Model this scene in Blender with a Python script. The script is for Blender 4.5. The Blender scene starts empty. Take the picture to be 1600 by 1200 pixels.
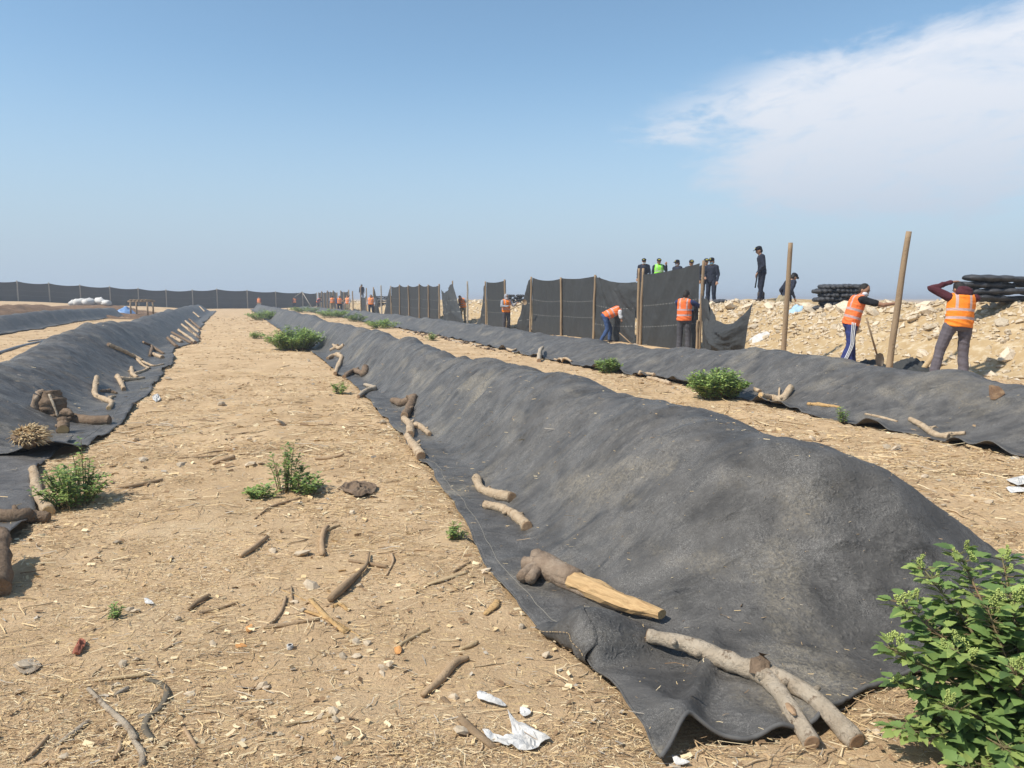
import bpy, bmesh, math, random
import numpy as np
from mathutils import Vector, Matrix

random.seed(7)
RNG = np.random.default_rng(7)
SC = bpy.context.scene
COL = SC.collection
R = math.radians

# ------------------------------------------------------------------ camera
F_PX, PITCH, CAM_H = 1200.0, math.atan(134 / 1200.0), 1.6
cam_d = bpy.data.cameras.new('camera')
cam_d.sensor_width = 36.0
cam_d.lens = 36.0 * F_PX / 1600.0
cam_d.clip_start = 0.05
cam_d.clip_end = 6000
cam = bpy.data.objects.new('camera', cam_d)
COL.objects.link(cam)
cam.location = (0, 0, CAM_H)
cam.rotation_euler = (math.pi / 2 - PITCH, 0, 0)
SC.camera = cam

# ------------------------------------------------------------------ world, sun, exposure
SUN_AZ = R(242)       # compass-like: clockwise from +Y, direction TO the sun
SUN_EL = R(52)
SKY_STRENGTH = 0.14
w = bpy.data.worlds.new('World')
SC.world = w
w.use_nodes = True
nt = w.node_tree
nt.nodes.clear()
def wn(t): return nt.nodes.new(t)
out = wn('ShaderNodeOutputWorld')
sky = wn('ShaderNodeTexSky')
sky.sky_type = 'NISHITA'
sky.sun_disc = False
sky.sun_elevation = SUN_EL
sky.sun_rotation = SUN_AZ
sky.air_density = 1.0
sky.dust_density = 0.5
sky.ozone_density = 2.5
bg = wn('ShaderNodeBackground')
bg.inputs['Strength'].default_value = SKY_STRENGTH
hsv = wn('ShaderNodeHueSaturation')
hsv.inputs['Saturation'].default_value = 1.0
hsv.inputs['Hue'].default_value = 0.490
nt.links.new(sky.outputs[0], hsv.inputs['Color'])
nt.links.new(hsv.outputs[0], bg.inputs['Color'])
# thin cloud bank low on the right, built on the sky direction
def wmath(op, a, b=None, c=None):
    n = wn('ShaderNodeMath'); n.operation = op
    for i, v in enumerate((a, b, c)):
        if v is None: continue
        if isinstance(v, (int, float)): n.inputs[i].default_value = v
        else: nt.links.new(v, n.inputs[i])
    return n.outputs[0]
def wmap(v, a, b, c=0.0, d=1.0):
    n = wn('ShaderNodeMapRange'); n.interpolation_type = 'SMOOTHSTEP'
    nt.links.new(v, n.inputs[0])
    for i, q in enumerate((a, b, c, d)): n.inputs[i + 1].default_value = q
    return n.outputs[0]
tc = wn('ShaderNodeTexCoord')
sx = wn('ShaderNodeSeparateXYZ')
nt.links.new(tc.outputs['Generated'], sx.inputs[0])
az = wmath('ARCTAN2', sx.outputs[0], sx.outputs[1])
el = wmath('ARCSINE', sx.outputs[2])
cv = wn('ShaderNodeCombineXYZ')
nt.links.new(wmath('ADD', az, wmath('MULTIPLY', el, -0.55)), cv.inputs[0])
nt.links.new(wmath('MULTIPLY', el, 2.6), cv.inputs[1])
def wnoise(scale, detail, rough, dist=0.0):
    n = wn('ShaderNodeTexNoise'); n.inputs['Scale'].default_value = scale
    n.inputs['Detail'].default_value = detail; n.inputs['Roughness'].default_value = rough
    n.inputs['Distortion'].default_value = dist
    nt.links.new(cv.outputs[0], n.inputs['Vector'])
    return n.outputs['Fac']
n1 = wnoise(5.5, 10, 0.62, 0.6)
n2 = wnoise(17.0, 10, 0.65, 0.4)
edge = wmath('ADD', wmath('MULTIPLY', wmath('SUBTRACT', n1, 0.5), 0.30), wmath('MULTIPLY', wmath('SUBTRACT', n2, 0.5), 0.14))
az_e = wmath('ADD', az, edge)
el_e = wmath('ADD', el, wmath('MULTIPLY', edge, 0.45))
# upper edge of the bank climbs to the right
top = wmath('SUBTRACT', wmath('MULTIPLY_ADD', az_e, 0.13, 0.238), el_e)
m = wmath('MULTIPLY', wmap(top, -0.006, 0.040), wmap(az_e, 0.19, 0.33))
m = wmath('MULTIPLY', m, wmap(el_e, 0.075, 0.125))
m = wmath('MULTIPLY', m, wmap(az, 1.9, 1.2))
tongue = wmath('MULTIPLY', wmap(wmath('ABSOLUTE', wmath('SUBTRACT', el_e, 0.215)), 0.035, 0.0), wmap(az_e, 0.14, 0.24))
tongue = wmath('MULTIPLY', tongue, wmap(az, 0.5, 0.36))
m = wmath('MAXIMUM', m, wmath('MULTIPLY', tongue, 0.75))
m = wmath('MULTIPLY', m, wmap(n1, 0.22, 0.48, 0.75, 1.0))
m = wmath('MULTIPLY', m, wmap(n2, 0.28, 0.50, 0.72, 1.0))
cl = wn('ShaderNodeBackground')
cl.inputs['Color'].default_value = (0.72, 0.755, 0.825, 1)
cl.inputs['Strength'].default_value = 1.0
mixw = wn('ShaderNodeMixShader')
nt.links.new(m, mixw.inputs[0]); nt.links.new(bg.outputs[0], mixw.inputs[1]); nt.links.new(cl.outputs[0], mixw.inputs[2])
# pale haze lying along the whole horizon
hz = wn('ShaderNodeBackground')
hz.inputs['Color'].default_value = (0.39, 0.49, 0.61, 1)
mixh = wn('ShaderNodeMixShader')
nt.links.new(wmap(el, -0.02, 0.30, 1.0, 0.0), mixh.inputs[0])
nt.links.new(mixw.outputs[0], mixh.inputs[1]); nt.links.new(hz.outputs[0], mixh.inputs[2])
nt.links.new(mixh.outputs[0], out.inputs['Surface'])

sd = bpy.data.lights.new('sun', 'SUN')
sd.energy = 4.6
sd.angle = R(1.6)
sd.color = (1.0, 0.95, 0.87)
so = bpy.data.objects.new('sun', sd)
COL.objects.link(so)
to_sun = Vector((math.sin(SUN_AZ) * math.cos(SUN_EL), math.cos(SUN_AZ) * math.cos(SUN_EL), math.sin(SUN_EL)))
so.rotation_euler = to_sun.to_track_quat('Z', 'Y').to_euler()
so.location = to_sun * 60

SC.view_settings.view_transform = 'Standard'
SC.view_settings.look = 'None'
SC.view_settings.exposure = 0.2
SC.view_settings.gamma = 1.0
SC.view_settings.use_curve_mapping = False

# ------------------------------------------------------------------ field frame: s runs along the rows, n across them
DX, DY, NX, NY = -0.34, 0.94, 0.94, 0.34
def P(s, n): return s * DX + n * NX, s * DY + n * NY
def SN(x, y): return x * DX + y * DY, x * NX + y * NY
def ss(a, b, x):
    t = np.clip((np.asarray(x, float) - a) / (b - a), 0, 1)
    return t * t * (3 - 2 * t)
def bump(x): return np.exp(-np.asarray(x, float) ** 2)

# vectorised value noise in [-1,1]
def vnoise(x, y, seed=0):
    x = np.asarray(x, float); y = np.asarray(y, float)
    xi = np.floor(x).astype(np.int64); yi = np.floor(y).astype(np.int64)
    fx = x - xi; fy = y - yi
    fx = fx * fx * fx * (fx * (fx * 6 - 15) + 10); fy = fy * fy * fy * (fy * (fy * 6 - 15) + 10)
    def h(a, b):
        v = (a * 374761393 + b * 668265263 + seed * 974634533) & 0xffffffff
        v = ((v ^ (v >> 13)) * 1274126177) & 0xffffffff
        v = ((v ^ (v >> 16)) * 2246822519) & 0xffffffff
        return ((v ^ (v >> 15)) & 0xffff) / 32767.5 - 1
    a = h(xi, yi); b = h(xi + 1, yi); c = h(xi, yi + 1); d = h(xi + 1, yi + 1)
    return (a * (1 - fx) + b * fx) * (1 - fy) + (c * (1 - fx) + d * fx) * fy
def fbm(x, y, seed=0, oct=4, gain=0.5):
    t = 0; a = 1; f = 1; n = 0
    for i in range(oct):
        t = t + a * vnoise(np.asarray(x) * f + i * 13.7, np.asarray(y) * f - i * 7.3, seed + i); n += a; a *= gain; f *= 2.03
    return t / n
def ridge(x, y, seed=0, oct=3):
    t = 0; a = 1; f = 1; n = 0
    for i in range(oct):
        t = t + a * (1 - np.abs(vnoise(np.asarray(x) * f + i * 5.1, np.asarray(y) * f + i * 9.2, seed + i)) * 2.0); n += a; a *= 0.5; f *= 2.0
    return t / n

# ------------------------------------------------------------------ heights
def G(x, y):
    s, n = SN(x, y)
    z = 0.2 * ss(9.6, 12.4, n)
    z = z + 0.45 * ss(-6, -11, n) * ss(20, 60, s) + 0.85 * ss(-11, -27, n) * ss(15, 85, s)
    d = np.hypot(x, y)
    z = z + 0.045 * fbm(x * 0.35, y * 0.35, 3, 3) * ss(0, 6, d) + 0.022 * fbm(x * 1.7, y * 1.7, 11, 3)
    return z

def MICRO(x, y): return (0.013 * fbm(x * 6, y * 6, 77, 3) + 0.005 * vnoise(x * 16, y * 16, 78) + 0.016 * (ridge(x * 2.6, y * 2.6, 79, 2) - 0.3)) * (1 - ss(13, 17, np.hypot(x, y)))
def GM(x, y): return G(x, y) + MICRO(x, y)
BK_S = [-10, 10, 14, 18, 21.0, 22.3, 23.5, 25.5, 30, 40, 55, 80, 125]
BK_H = [1.30, 1.32, 1.26, 1.22, 1.33, 1.22, 0.98, 0.85, 0.9, 1.1, 1.22, 1.0, 0.9]
def BANK(x, y):
    s, n = SN(x, y)
    toe = 12.9 + 0.25 * fbm(s * 0.5, s * 0 + 2, 21, 2)
    h = np.interp(s, BK_S, BK_H) + 0.10 * fbm(s * 0.8, n * 0.8, 23, 3)
    u = np.clip((n - toe) / 2.5, 0, 1)
    prof = 0.45 * u + 0.55 * u * u * (3 - 2 * u)
    z = G(x, y) + h * prof * (1 - ss(19, 25, n))
    z = z + (0.09 * fbm(x * 1.3, y * 1.3, 31, 4) + 0.03 * fbm(x * 5, y * 5, 33, 2)) * ss(0, 0.5, u) * (1 - ss(19, 25, n))
    return z - 0.25 * (1 - ss(-0.9, 0.05, n - toe)) - 0.25 * ss(24, 25.5, n)

class Mound:
    def __init__(self, seed, S, NL, NR, Hh, crest, s0, s1, cap0, cap1, kl=0.1, kr=0.06, wr=1.0):
        self.seed, self.S, self.NL, self.NR, self.H, self.C = seed, S, NL, NR, Hh, crest
        self.s0, self.s1, self.cap0, self.cap1, self.kl, self.kr, self.wr = s0, s1, cap0, cap1, kl, kr, wr
        self.extra = None; self.hem = 0.03; self.tab = None
    def edges(self, s):
        if self.tab is None:
            g = np.arange(0, 135, 0.015); self.tab = (g, *self._edges(g))
        return np.interp(s, self.tab[0], self.tab[1]), np.interp(s, self.tab[0], self.tab[2])
    def _edges(self, s):
        j = 0.05 * fbm(s * 0.9, s * 0, self.seed, 3) + 0.03 * fbm(s * 3.1, s * 0, self.seed + 5, 2)
        j2 = 0.10 * fbm(s * 0.7, s * 0 + 4, self.seed + 9, 3)
        return np.interp(s, self.S, self.NL) + j, np.interp(s, self.S, self.NR) + j2
    def front(self, n): return self.s0 + 0 * n
    def cap(self, n): return self.cap0
    def rise(self, s, n):
        """height of the cloth above the ground"""
        s = np.asarray(s, float); n = np.asarray(n, float)
        nl, nr = self.edges(s)
        wd = nr - nl
        t = np.clip((n - nl) / wd, 0, 1)
        u = np.clip((t - self.kl) / (1 - self.kl - self.kr), 0, 1)
        c = np.interp(s, self.S, self.C)
        v = np.where(u < c, 0.5 * u / c, 0.5 + 0.5 * (u - c) / (1 - c))
        b = 0.5 - 0.5 * np.cos(2 * np.pi * v)
        f = 0.55 * b + 0.45 * np.sin(np.pi * v) ** 1.15
        sf = s - self.front(n)
        e = ss(0.06, self.cap(n), sf) ** 0.8 * ss(self.s1 - 0.1, self.s1 - self.cap1, s)
        h = np.interp(s, self.S, self.H)
        h = h * (1 + (0.02 + 0.05 * ss(4.5, 8, s)) * fbm(s * 0.55, n * 0.3, self.seed + 2, 3))
        z = h * f * e
        # drape folds running down from the crest, lumps of the heap, small puckers near the hem
        sh = s + 0.55 * (t - 0.5) * wd + 0.25 * fbm(s * 0.6, n * 0.9, self.seed + 40, 2)
        amp = 0.25 + 0.75 * np.clip(fbm(s * 0.5, n * 0.7, self.seed + 50, 2) + 0.5, 0, 1)
        fold = ridge(sh * 2.1, n * 0.30 + 3, self.seed + 60, 4)
        fold2 = ridge(sh * 0.9 - n * 0.9, n * 0.5 + sh * 0.3, self.seed + 66, 2)
        z = z + self.wr * (0.070 * (np.maximum(fold, -0.2) - 0.25) * amp + 0.030 * (fold2 - 0.2) * amp) * (0.15 + 0.85 * np.sqrt(np.clip(f, 0, 1))) * ss(0, 0.5, sf)
        z = z + self.wr * (0.035 + 0.04 * ss(4.5, 8, s)) * (fbm(s * 1.2, n * 1.2, self.seed + 70, 3) - 0.1) * f * e
        z = z + self.wr * (0.011 * ridge(sh * 5.5 + n * 1.2, n * 1.1, self.seed + 80, 3) + 0.007 * ridge(s * 9 - n * 6, n * 5 + s * 3, self.seed + 84, 2)) * ss(0, 0.2, t)
        hem = bump(t / 0.05) + bump((1 - t) / 0.04)
        z = z + self.hem * hem * np.clip(fbm(s * 2.6, n * 0, self.seed + 90, 2) + 0.15, 0, 1)
        if self.extra is not None: z = z + self.extra(s, n, t)
        return np.maximum(z, 0) + 0.012
    def z(self, x, y):
        s, n = SN(x, y)
        nl, nr = self.edges(s)
        ok = (n > nl) & (n < nr) & (s > self.front(n)) & (s < self.s1)
        o = np.full(np.shape(s), -9.0)
        if ok.any(): o[ok] = G(x[ok], y[ok]) + self.rise(s[ok], n[ok])
        return o

M2 = Mound(100, [2.2, 2.7, 3.0, 3.6, 4.3, 5.2, 6.7, 8.6, 9.7, 12.8, 14.7, 22, 31, 38, 60, 120],
           [1.27, 1.40, 1.38, 1.33, 1.35, 1.50, 1.64, 1.77, 1.85, 1.99, 2.04, 2.15, 2.18, 2.2, 2.23, 2.3],
           [4.55, 4.55, 4.5, 4.45, 4.4, 4.3, 4.2, 4.2, 4.2, 4.2, 4.25, 4.3, 4.3, 4.4, 4.4, 4.4],
           [0.64, 0.69, 0.73, 0.785, 0.82, 0.80, 0.78, 0.72, 0.70, 0.69, 0.76, 0.76, 0.70, 0.80, 0.78, 0.7],
           [0.44, 0.44, 0.44, 0.44, 0.45, 0.47] + [0.50] * 10, 2.2, 118, 1.9, 3.0, kl=0.13, kr=0.04)
M2.front = lambda n: np.interp(n, [1.2, 1.31, 1.48, 1.65, 1.95, 2.26, 2.58, 3.2, 4.4], [2.15, 2.14, 2.24, 2.15, 2.13, 2.27, 2.35, 2.40, 2.45])
M2.cap = lambda n: np.interp(n, [1.6, 2.4, 3.2], [1.9, 1.4, 0.75])
def m2_extra(s, n, t):
    sf = s - M2.front(n)
    nl, nr = M2.edges(s)
    e = n - nl
    z = 0.085 * bump((n - 1.47) / 0.085) * bump((sf) / 0.30)                 # lifted mouth in the front hem
    z = z + 0.035 * bump((n - 2.05) / 0.10) * bump(sf / 0.25)
    z = z + 0.03 * bump((n - 1.80) / 0.06) * bump(sf / 0.35)
    z = z + 0.17 * bump((s - 3.04) / 0.17) * ss(2.83, 2.89, s) * ss(-0.01, 0.05, e) * (1 - ss(0.10, 0.55, e))  # box fold at the corner
    z = z - 0.02 * bump((s - 2.83) / 0.06) * bump(e / 0.3)
    z = z + 0.05 * bump((e - (s - 2.2) * 0.75 - 0.10) / 0.05) * ss(2.2, 2.4, s) * (1 - ss(2.7, 3.0, s))
    return z
M2.extra = m2_extra
M1 = Mound(200, [9, 10.9, 14.6, 18, 22.3, 26.6, 30.2, 40, 53, 85, 110],
           [-4.5, -4.6, -4.6, -4.7, -4.8, -4.8, -4.8, -4.8, -5.0, -5.2, -5.2],
           [-1.55, -1.36, -1.36, -1.45, -1.48, -1.85, -1.25, -1.55, -1.8, -1.9, -2.0],
           [0.52, 0.58, 0.64, 0.74, 0.92, 0.86, 0.76, 0.82, 0.84, 0.85, 0.75],
           [0.44] * 11, 8.9, 104, 1.1, 4.0, kl=0.05, kr=0.17)
M1b = Mound(300, [5.0, 6.5, 7.5, 8.6, 9.6],
            [-4.4, -4.3, -4.3, -4.3, -4.3], [-1.55, -1.45, -1.68, -1.8, -1.75],
            [0.36, 0.5, 0.55, 0.5, 0.4], [0.42] * 5, 5.35, 9.7, 1.5, 0.9, kl=0.05, kr=0.22)
M3 = Mound(400, [2, 5.4, 6.4, 8.7, 9.7, 12.4, 15.5, 18.6, 26.7, 36.5, 61, 100, 122],
           [7.45, 7.46, 7.3, 7.44, 7.5, 7.78, 7.75, 7.65, 8.2, 8.2, 8.6, 8.4, 8.2],
           [10.4, 10.4, 10.4, 10.5, 10.5, 10.5, 10.4, 10.4, 10.6, 10.6, 10.8, 10.8, 10.8],
           [0.55, 0.55, 0.55, 0.60, 0.60, 0.58, 0.42, 0.42, 0.5, 0.55, 0.55, 0.45, 0.4],
           [0.5] * 13, 2.0, 119, 1.5, 3.0, kl=0.07, kr=0.05)
M0 = Mound(500, [14, 24, 34, 50, 66, 72], [-12.3, -12.0, -11.6, -10.6, -10.0, -10.0],
           [-9.0, -9.0, -9.0, -8.6, -8.2, -8.2], [0.5, 0.6, 0.62, 0.6, 0.55, 0.5], [0.5] * 6, 14, 71, 1.2, 2.0, kl=0.05, kr=0.06)
M1.extra = lambda s, n, t: 0.13 * bump((n + 1.85) / 0.32) * bump((s - M1.s0) / 0.30)
M3.hem = 0.13; M1.hem = 0.07; M1b.hem = 0.06
MOUNDS = [M2, M1, M1b, M3, M0]
def Hs(x, y):
    z = GM(x, y)
    k = SN(x, y)[1] > 11.5
    if k.any(): z[k] = np.maximum(z[k], BANK(x[k], y[k]))
    for mm in MOUNDS: z = np.maximum(z, mm.z(x, y))
    return z
def Hz(x, y): return float(Hs(np.array([x]), np.array([y]))[0])

def ray(px, py):
    x = (px - 800) / F_PX; y = -(py - 600) / F_PX
    c, s = math.cos(PITCH), math.sin(PITCH)
    return x, c + y * s, y * c - s
_T = np.geomspace(1.2, 190, 260)
def hit_ground(px, py):
    r = ray(px, py)
    d = CAM_H + _T * r[2] - G(_T * r[0], _T * r[1]); k = int(np.argmax(d < 0)); a, b = d[k - 1], d[k]
    t = _T[k - 1] + (_T[k] - _T[k - 1]) * a / (a - b)
    return Vector((t * r[0], t * r[1], CAM_H + t * r[2]))
def hit(px, py):
    """where the line of sight through a photo point meets the modelled terrain"""
    r = ray(px, py)
    d = CAM_H + _T * r[2] - Hs(_T * r[0], _T * r[1])
    k = np.argmax(d < 0) if (d < 0).any() else len(_T) - 1
    k = max(k, 1)
    a, b = d[k - 1], d[k]
    tt = np.linspace(_T[k - 1], _T[k], 16)
    d = CAM_H + tt * r[2] - Hs(tt * r[0], tt * r[1])
    k = max(int(np.argmax(d < 0)) if (d < 0).any() else 15, 1)
    a, b = d[k - 1], d[k]
    t = tt[k - 1] + (tt[k] - tt[k - 1]) * (a / (a - b) if a != b else 0)
    return Vector((t * r[0], t * r[1], CAM_H + t * r[2]))
def on_n(px, n):
    """ground position in the direction of column px on the line n across the rows"""
    k = (px - 800) / F_PX
    y = n / (NX * k + NY)
    return Vector((k * y, y, 0))
def z_at(py, y): return CAM_H - (py - 466) / F_PX * y      # height of image row py at distance y (small-angle use near the horizon)

# ------------------------------------------------------------------ materials
MATS = {}
def material(name, c1, c2=None, scale=6.0, rough=0.85, bump_=0.0, bscale=40.0, c3=None, s3=2.0, t3=(0.55, 0.7), detail=6, spec=0.25,
             rnd=0.0, stretch=None, sheen=0.0, coord='Object', trans=0.0):
    if name in MATS: return MATS[name]
    m = bpy.data.materials.new(name); m.use_nodes = True
    t = m.node_tree; N = t.nodes; L = t.links
    b = N['Principled BSDF']
    b.inputs['Roughness'].default_value = rough
    b.inputs['Specular IOR Level'].default_value = spec
    if sheen:
        b.inputs['Sheen Weight'].default_value = sheen
        b.inputs['Sheen Roughness'].default_value = 0.5
    tcn = N.new('ShaderNodeTexCoord'); vec = tcn.outputs[coord]
    if stretch:
        mp = N.new('ShaderNodeMapping'); mp.inputs['Scale'].default_value = stretch
        L.new(vec, mp.inputs['Vector']); vec = mp.outputs[0]
    def noise(sc, det=detail, ro=0.6):
        n = N.new('ShaderNodeTexNoise'); n.inputs['Scale'].default_value = sc; n.inputs['Detail'].default_value = det
        n.inputs['Roughness'].default_value = ro; L.new(vec, n.inputs['Vector']); return n.outputs['Fac']
    def mix(fac, a, b2):
        n = N.new('ShaderNodeMix'); n.data_type = 'RGBA'
        if isinstance(fac, float): n.inputs[0].default_value = fac
        else: L.new(fac, n.inputs[0])
        for i, v in ((6, a), (7, b2)):
            if isinstance(v, tuple): n.inputs[i].default_value = (*v, 1)
            else: L.new(v, n.inputs[i])
        return n.outputs[2]
    def mr(v, a, b2):
        n = N.new('ShaderNodeMapRange'); L.new(v, n.inputs[0]); n.inputs[1].default_value = a; n.inputs[2].default_value = b2; return n.outputs[0]
    col = c1
    if c2 is not None: col = mix(mr(noise(scale), 0.3, 0.7), c1, c2)
    if c3 is not None: col = mix(mr(noise(s3, 8, 0.65), *t3), col, c3)
    if rnd:
        oi = N.new('ShaderNodeObjectInfo')
        hs = N.new('ShaderNodeHueSaturation')
        q = N.new('ShaderNodeMapRange'); L.new(oi.outputs['Random'], q.inputs[0]); q.inputs[3].default_value = 1 - rnd; q.inputs[4].default_value = 1 + rnd
        L.new(q.outputs[0], hs.inputs['Value'])
        if isinstance(col, tuple): hs.inputs['Color'].default_value = (*col, 1)
        else: L.new(col, hs.inputs['Color'])
        col = hs.outputs[0]
    if isinstance(col, tuple): b.inputs['Base Color'].default_value = (*col, 1)
    else: L.new(col, b.inputs['Base Color'])
    if bump_:
        bp = N.new('ShaderNodeBump'); bp.inputs['Strength'].default_value = bump_; bp.inputs['Distance'].default_value = 0.02
        L.new(noise(bscale, 8, 0.7), bp.inputs['Height']); L.new(bp.outputs[0], b.inputs['Normal'])
    if trans:
        b.inputs['Transmission Weight'].default_value = 0
        tr = N.new('ShaderNodeBsdfTranslucent'); ms = N.new('ShaderNodeMixShader'); ms.inputs[0].default_value = trans
        if isinstance(col, tuple): tr.inputs['Color'].default_value = (*col, 1)
        else: L.new(col, tr.inputs['Color'])
        L.new(b.outputs[0], ms.inputs[1]); L.new(tr.outputs[0], ms.inputs[2]); L.new(ms.outputs[0], N['Material Output'].inputs['Surface'])
    MATS[name] = m
    return m

M_GROUND = material('sandy_soil', (0.62, 0.44, 0.26), (0.41, 0.275, 0.15), 1.1, 0.95, 0.9, 55, (0.61, 0.455, 0.28), 0.7, (0.52, 0.74), 10, 0.1)
def detail_ground():
    t = M_GROUND.node_tree; N = t.nodes; L = t.links; b = N['Principled BSDF']
    src = b.inputs['Base Color'].links[0].from_socket
    tcn = N.new('ShaderNodeTexCoord')
    # straw flecks: thin stretched noise in three directions
    facs = []
    for k, (rot, sc) in enumerate(((0.4, 1), (1.5, 1.15), (2.5, 0.9))):
        mp = N.new('ShaderNodeMapping'); mp.inputs['Rotation'].default_value = (0, 0, rot); mp.inputs['Scale'].default_value = (14 * sc, 75 * sc, 20)
        L.new(tcn.outputs['Object'], mp.inputs['Vector'])
        n = N.new('ShaderNodeTexNoise'); n.inputs['Scale'].default_value = 1.0; n.inputs['Detail'].default_value = 3; n.inputs['Distortion'].default_value = 0.6
        L.new(mp.outputs[0], n.inputs['Vector']); facs.append(n.outputs['Fac'])
    def mixc(f, a, c):
        n = N.new('ShaderNodeMix'); n.data_type = 'RGBA'; L.new(f, n.inputs[0]); L.new(a, n.inputs[6]); n.inputs[7].default_value = (*c, 1); return n.outputs[2]
    def mr(v, a, b2, c=0, d=1):
        n = N.new('ShaderNodeMapRange'); L.new(v, n.inputs[0]); n.inputs[1].default_value = a; n.inputs[2].default_value = b2; n.inputs[3].default_value = c; n.inputs[4].default_value = d; return n.outputs[0]
    col = mixc(mr(facs[0], 0.58, 0.70, 0, 0.75), src, (0.68, 0.49, 0.24))
    col = mixc(mr(facs[1], 0.60, 0.72, 0, 0.7), col, (0.29, 0.18, 0.09))
    col = mixc(mr(facs[2], 0.62, 0.74, 0, 0.7), col, (0.74, 0.60, 0.39))
    L.new(col, b.inputs['Base Color'])
detail_ground()

def tarp_material(name, c1, c2, dust, dust_t, streak=True):
    m = material(name, c1, c2, 5.0, 0.55, 0, 1, None, detail=8, spec=0.30)
    t = m.node_tree; N = t.nodes; L = t.links; b = N['Principled BSDF']
    src = b.inputs['Base Color'].links[0].from_socket
    tcn = N.new('ShaderNodeTexCoord')
    def noise(sc, det, vec=None, ro=0.6, dist=0.0):
        n = N.new('ShaderNodeTexNoise'); n.inputs['Scale'].default_value = sc; n.inputs['Detail'].default_value = det; n.inputs['Roughness'].default_value = ro
        n.inputs['Distortion'].default_value = dist
        L.new(vec or tcn.outputs['Object'], n.inputs['Vector']); return n.outputs['Fac']
    def mr(v, a, b2, c=0, d=1):
        n = N.new('ShaderNodeMapRange'); L.new(v, n.inputs[0]); n.inputs[1].default_value = a; n.inputs[2].default_value = b2; n.inputs[3].default_value = c; n.inputs[4].default_value = d; return n.outputs[0]
    def mul(a, c):
        n = N.new('ShaderNodeMath'); n.operation = 'MULTIPLY'; L.new(a, n.inputs[0]); L.new(c, n.inputs[1]); return n.outputs[0]
    def mixc(f, a, c):
        n = N.new('ShaderNodeMix'); n.data_type = 'RGBA'; L.new(f, n.inputs[0]); L.new(a, n.inputs[6]); n.inputs[7].default_value = (*c, 1); return n.outputs[2]
    big = noise(1.1, 5, None, 0.6, 0.5); fine = noise(60, 6, None, 0.75)
    mp = N.new('ShaderNodeMapping'); mp.inputs['Rotation'].default_value = (0, 0, -0.35); mp.inputs['Scale'].default_value = (22, 55, 22)
    L.new(tcn.outputs['Object'], mp.inputs['Vector'])
    strk = noise(1.0, 8, mp.outputs[0], 0.75, 0.6)
    col = mixc(mul(mr(big, dust_t, dust_t + 0.22), mr(fine, 0.40, 0.62, 0, 0.8)), src, dust)
    big2 = noise(1.9, 6, None, 0.65, 1.0)
    col = mixc(mul(mr(big2, 0.42, 0.66), mr(strk, 0.48, 0.72, 0, 0.6)), col, (0.24, 0.225, 0.20))
    vor = noise(170, 3, None, 0.8, 2.0)
    col = mixc(mul(mr(noise(2.6, 6, None, 0.7, 0.8), 0.40, 0.60), mr(vor, 0.52, 0.66, 0, 0.9)), col, (0.38, 0.36, 0.325))
    col = mixc(mr(fine, 0.62, 0.80, 0, 0.35), col, (0.22, 0.21, 0.20))
    L.new(col, b.inputs['Base Color'])
    def ridged(sc, vec=None):
        n = N.new('ShaderNodeTexNoise'); n.noise_type = 'RIDGED_MULTIFRACTAL'; n.inputs['Scale'].default_value = sc; n.inputs['Detail'].default_value = 5
        n.inputs['Roughness'].default_value = 0.55; n.inputs['Distortion'].default_value = 0.7
        L.new(vec or tcn.outputs['Object'], n.inputs['Vector']); return n.outputs['Fac']
    mp2 = N.new('ShaderNodeMapping'); mp2.inputs['Rotation'].default_value = (0, 0, -0.35); mp2.inputs['Scale'].default_value = (1.1, 2.6, 1.5)
    L.new(tcn.outputs['Object'], mp2.inputs['Vector'])
    bp = N.new('ShaderNodeBump'); bp.inputs['Strength'].default_value = 1.0; bp.inputs['Distance'].default_value = 0.05
    rg = ridged(2.2, mp2.outputs[0])
    col2 = mixc(mr(rg, 0.9, 2.2, 0, 0.45), b.inputs['Base Color'].links[0].from_socket, (0.27, 0.26, 0.245))
    rg2 = ridged(4.5, mp2.outputs[0])
    col2 = mixc(mul(mr(rg2, 1.7, 2.5, 0, 0.6), mr(big, 0.42, 0.60)), col2, (0.34, 0.29, 0.215))
    L.new(col2, b.inputs['Base Color'])
    L.new(rg, bp.inputs['Height'])
    bp2 = N.new('ShaderNodeBump'); bp2.inputs['Strength'].default_value = 0.55; bp2.inputs['Distance'].default_value = 0.014
    add = N.new('ShaderNodeMath'); add.operation = 'ADD'
    L.new(strk, add.inputs[0]); L.new(ridged(34), add.inputs[1])
    L.new(add.outputs[0], bp2.inputs['Height']); L.new(bp.outputs[0], bp2.inputs['Normal']); L.new(bp2.outputs[0], b.inputs['Normal'])
    return m
M_TARP = tarp_material('black_shade_cloth', (0.044, 0.041, 0.037), (0.100, 0.093, 0.084), (0.40, 0.335, 0.23), 0.53)
M_TARP_OLD = tarp_material('brownish_shade_cloth', (0.066, 0.060, 0.055), (0.105, 0.096, 0.086), (0.20, 0.165, 0.125), 0.60)

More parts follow.
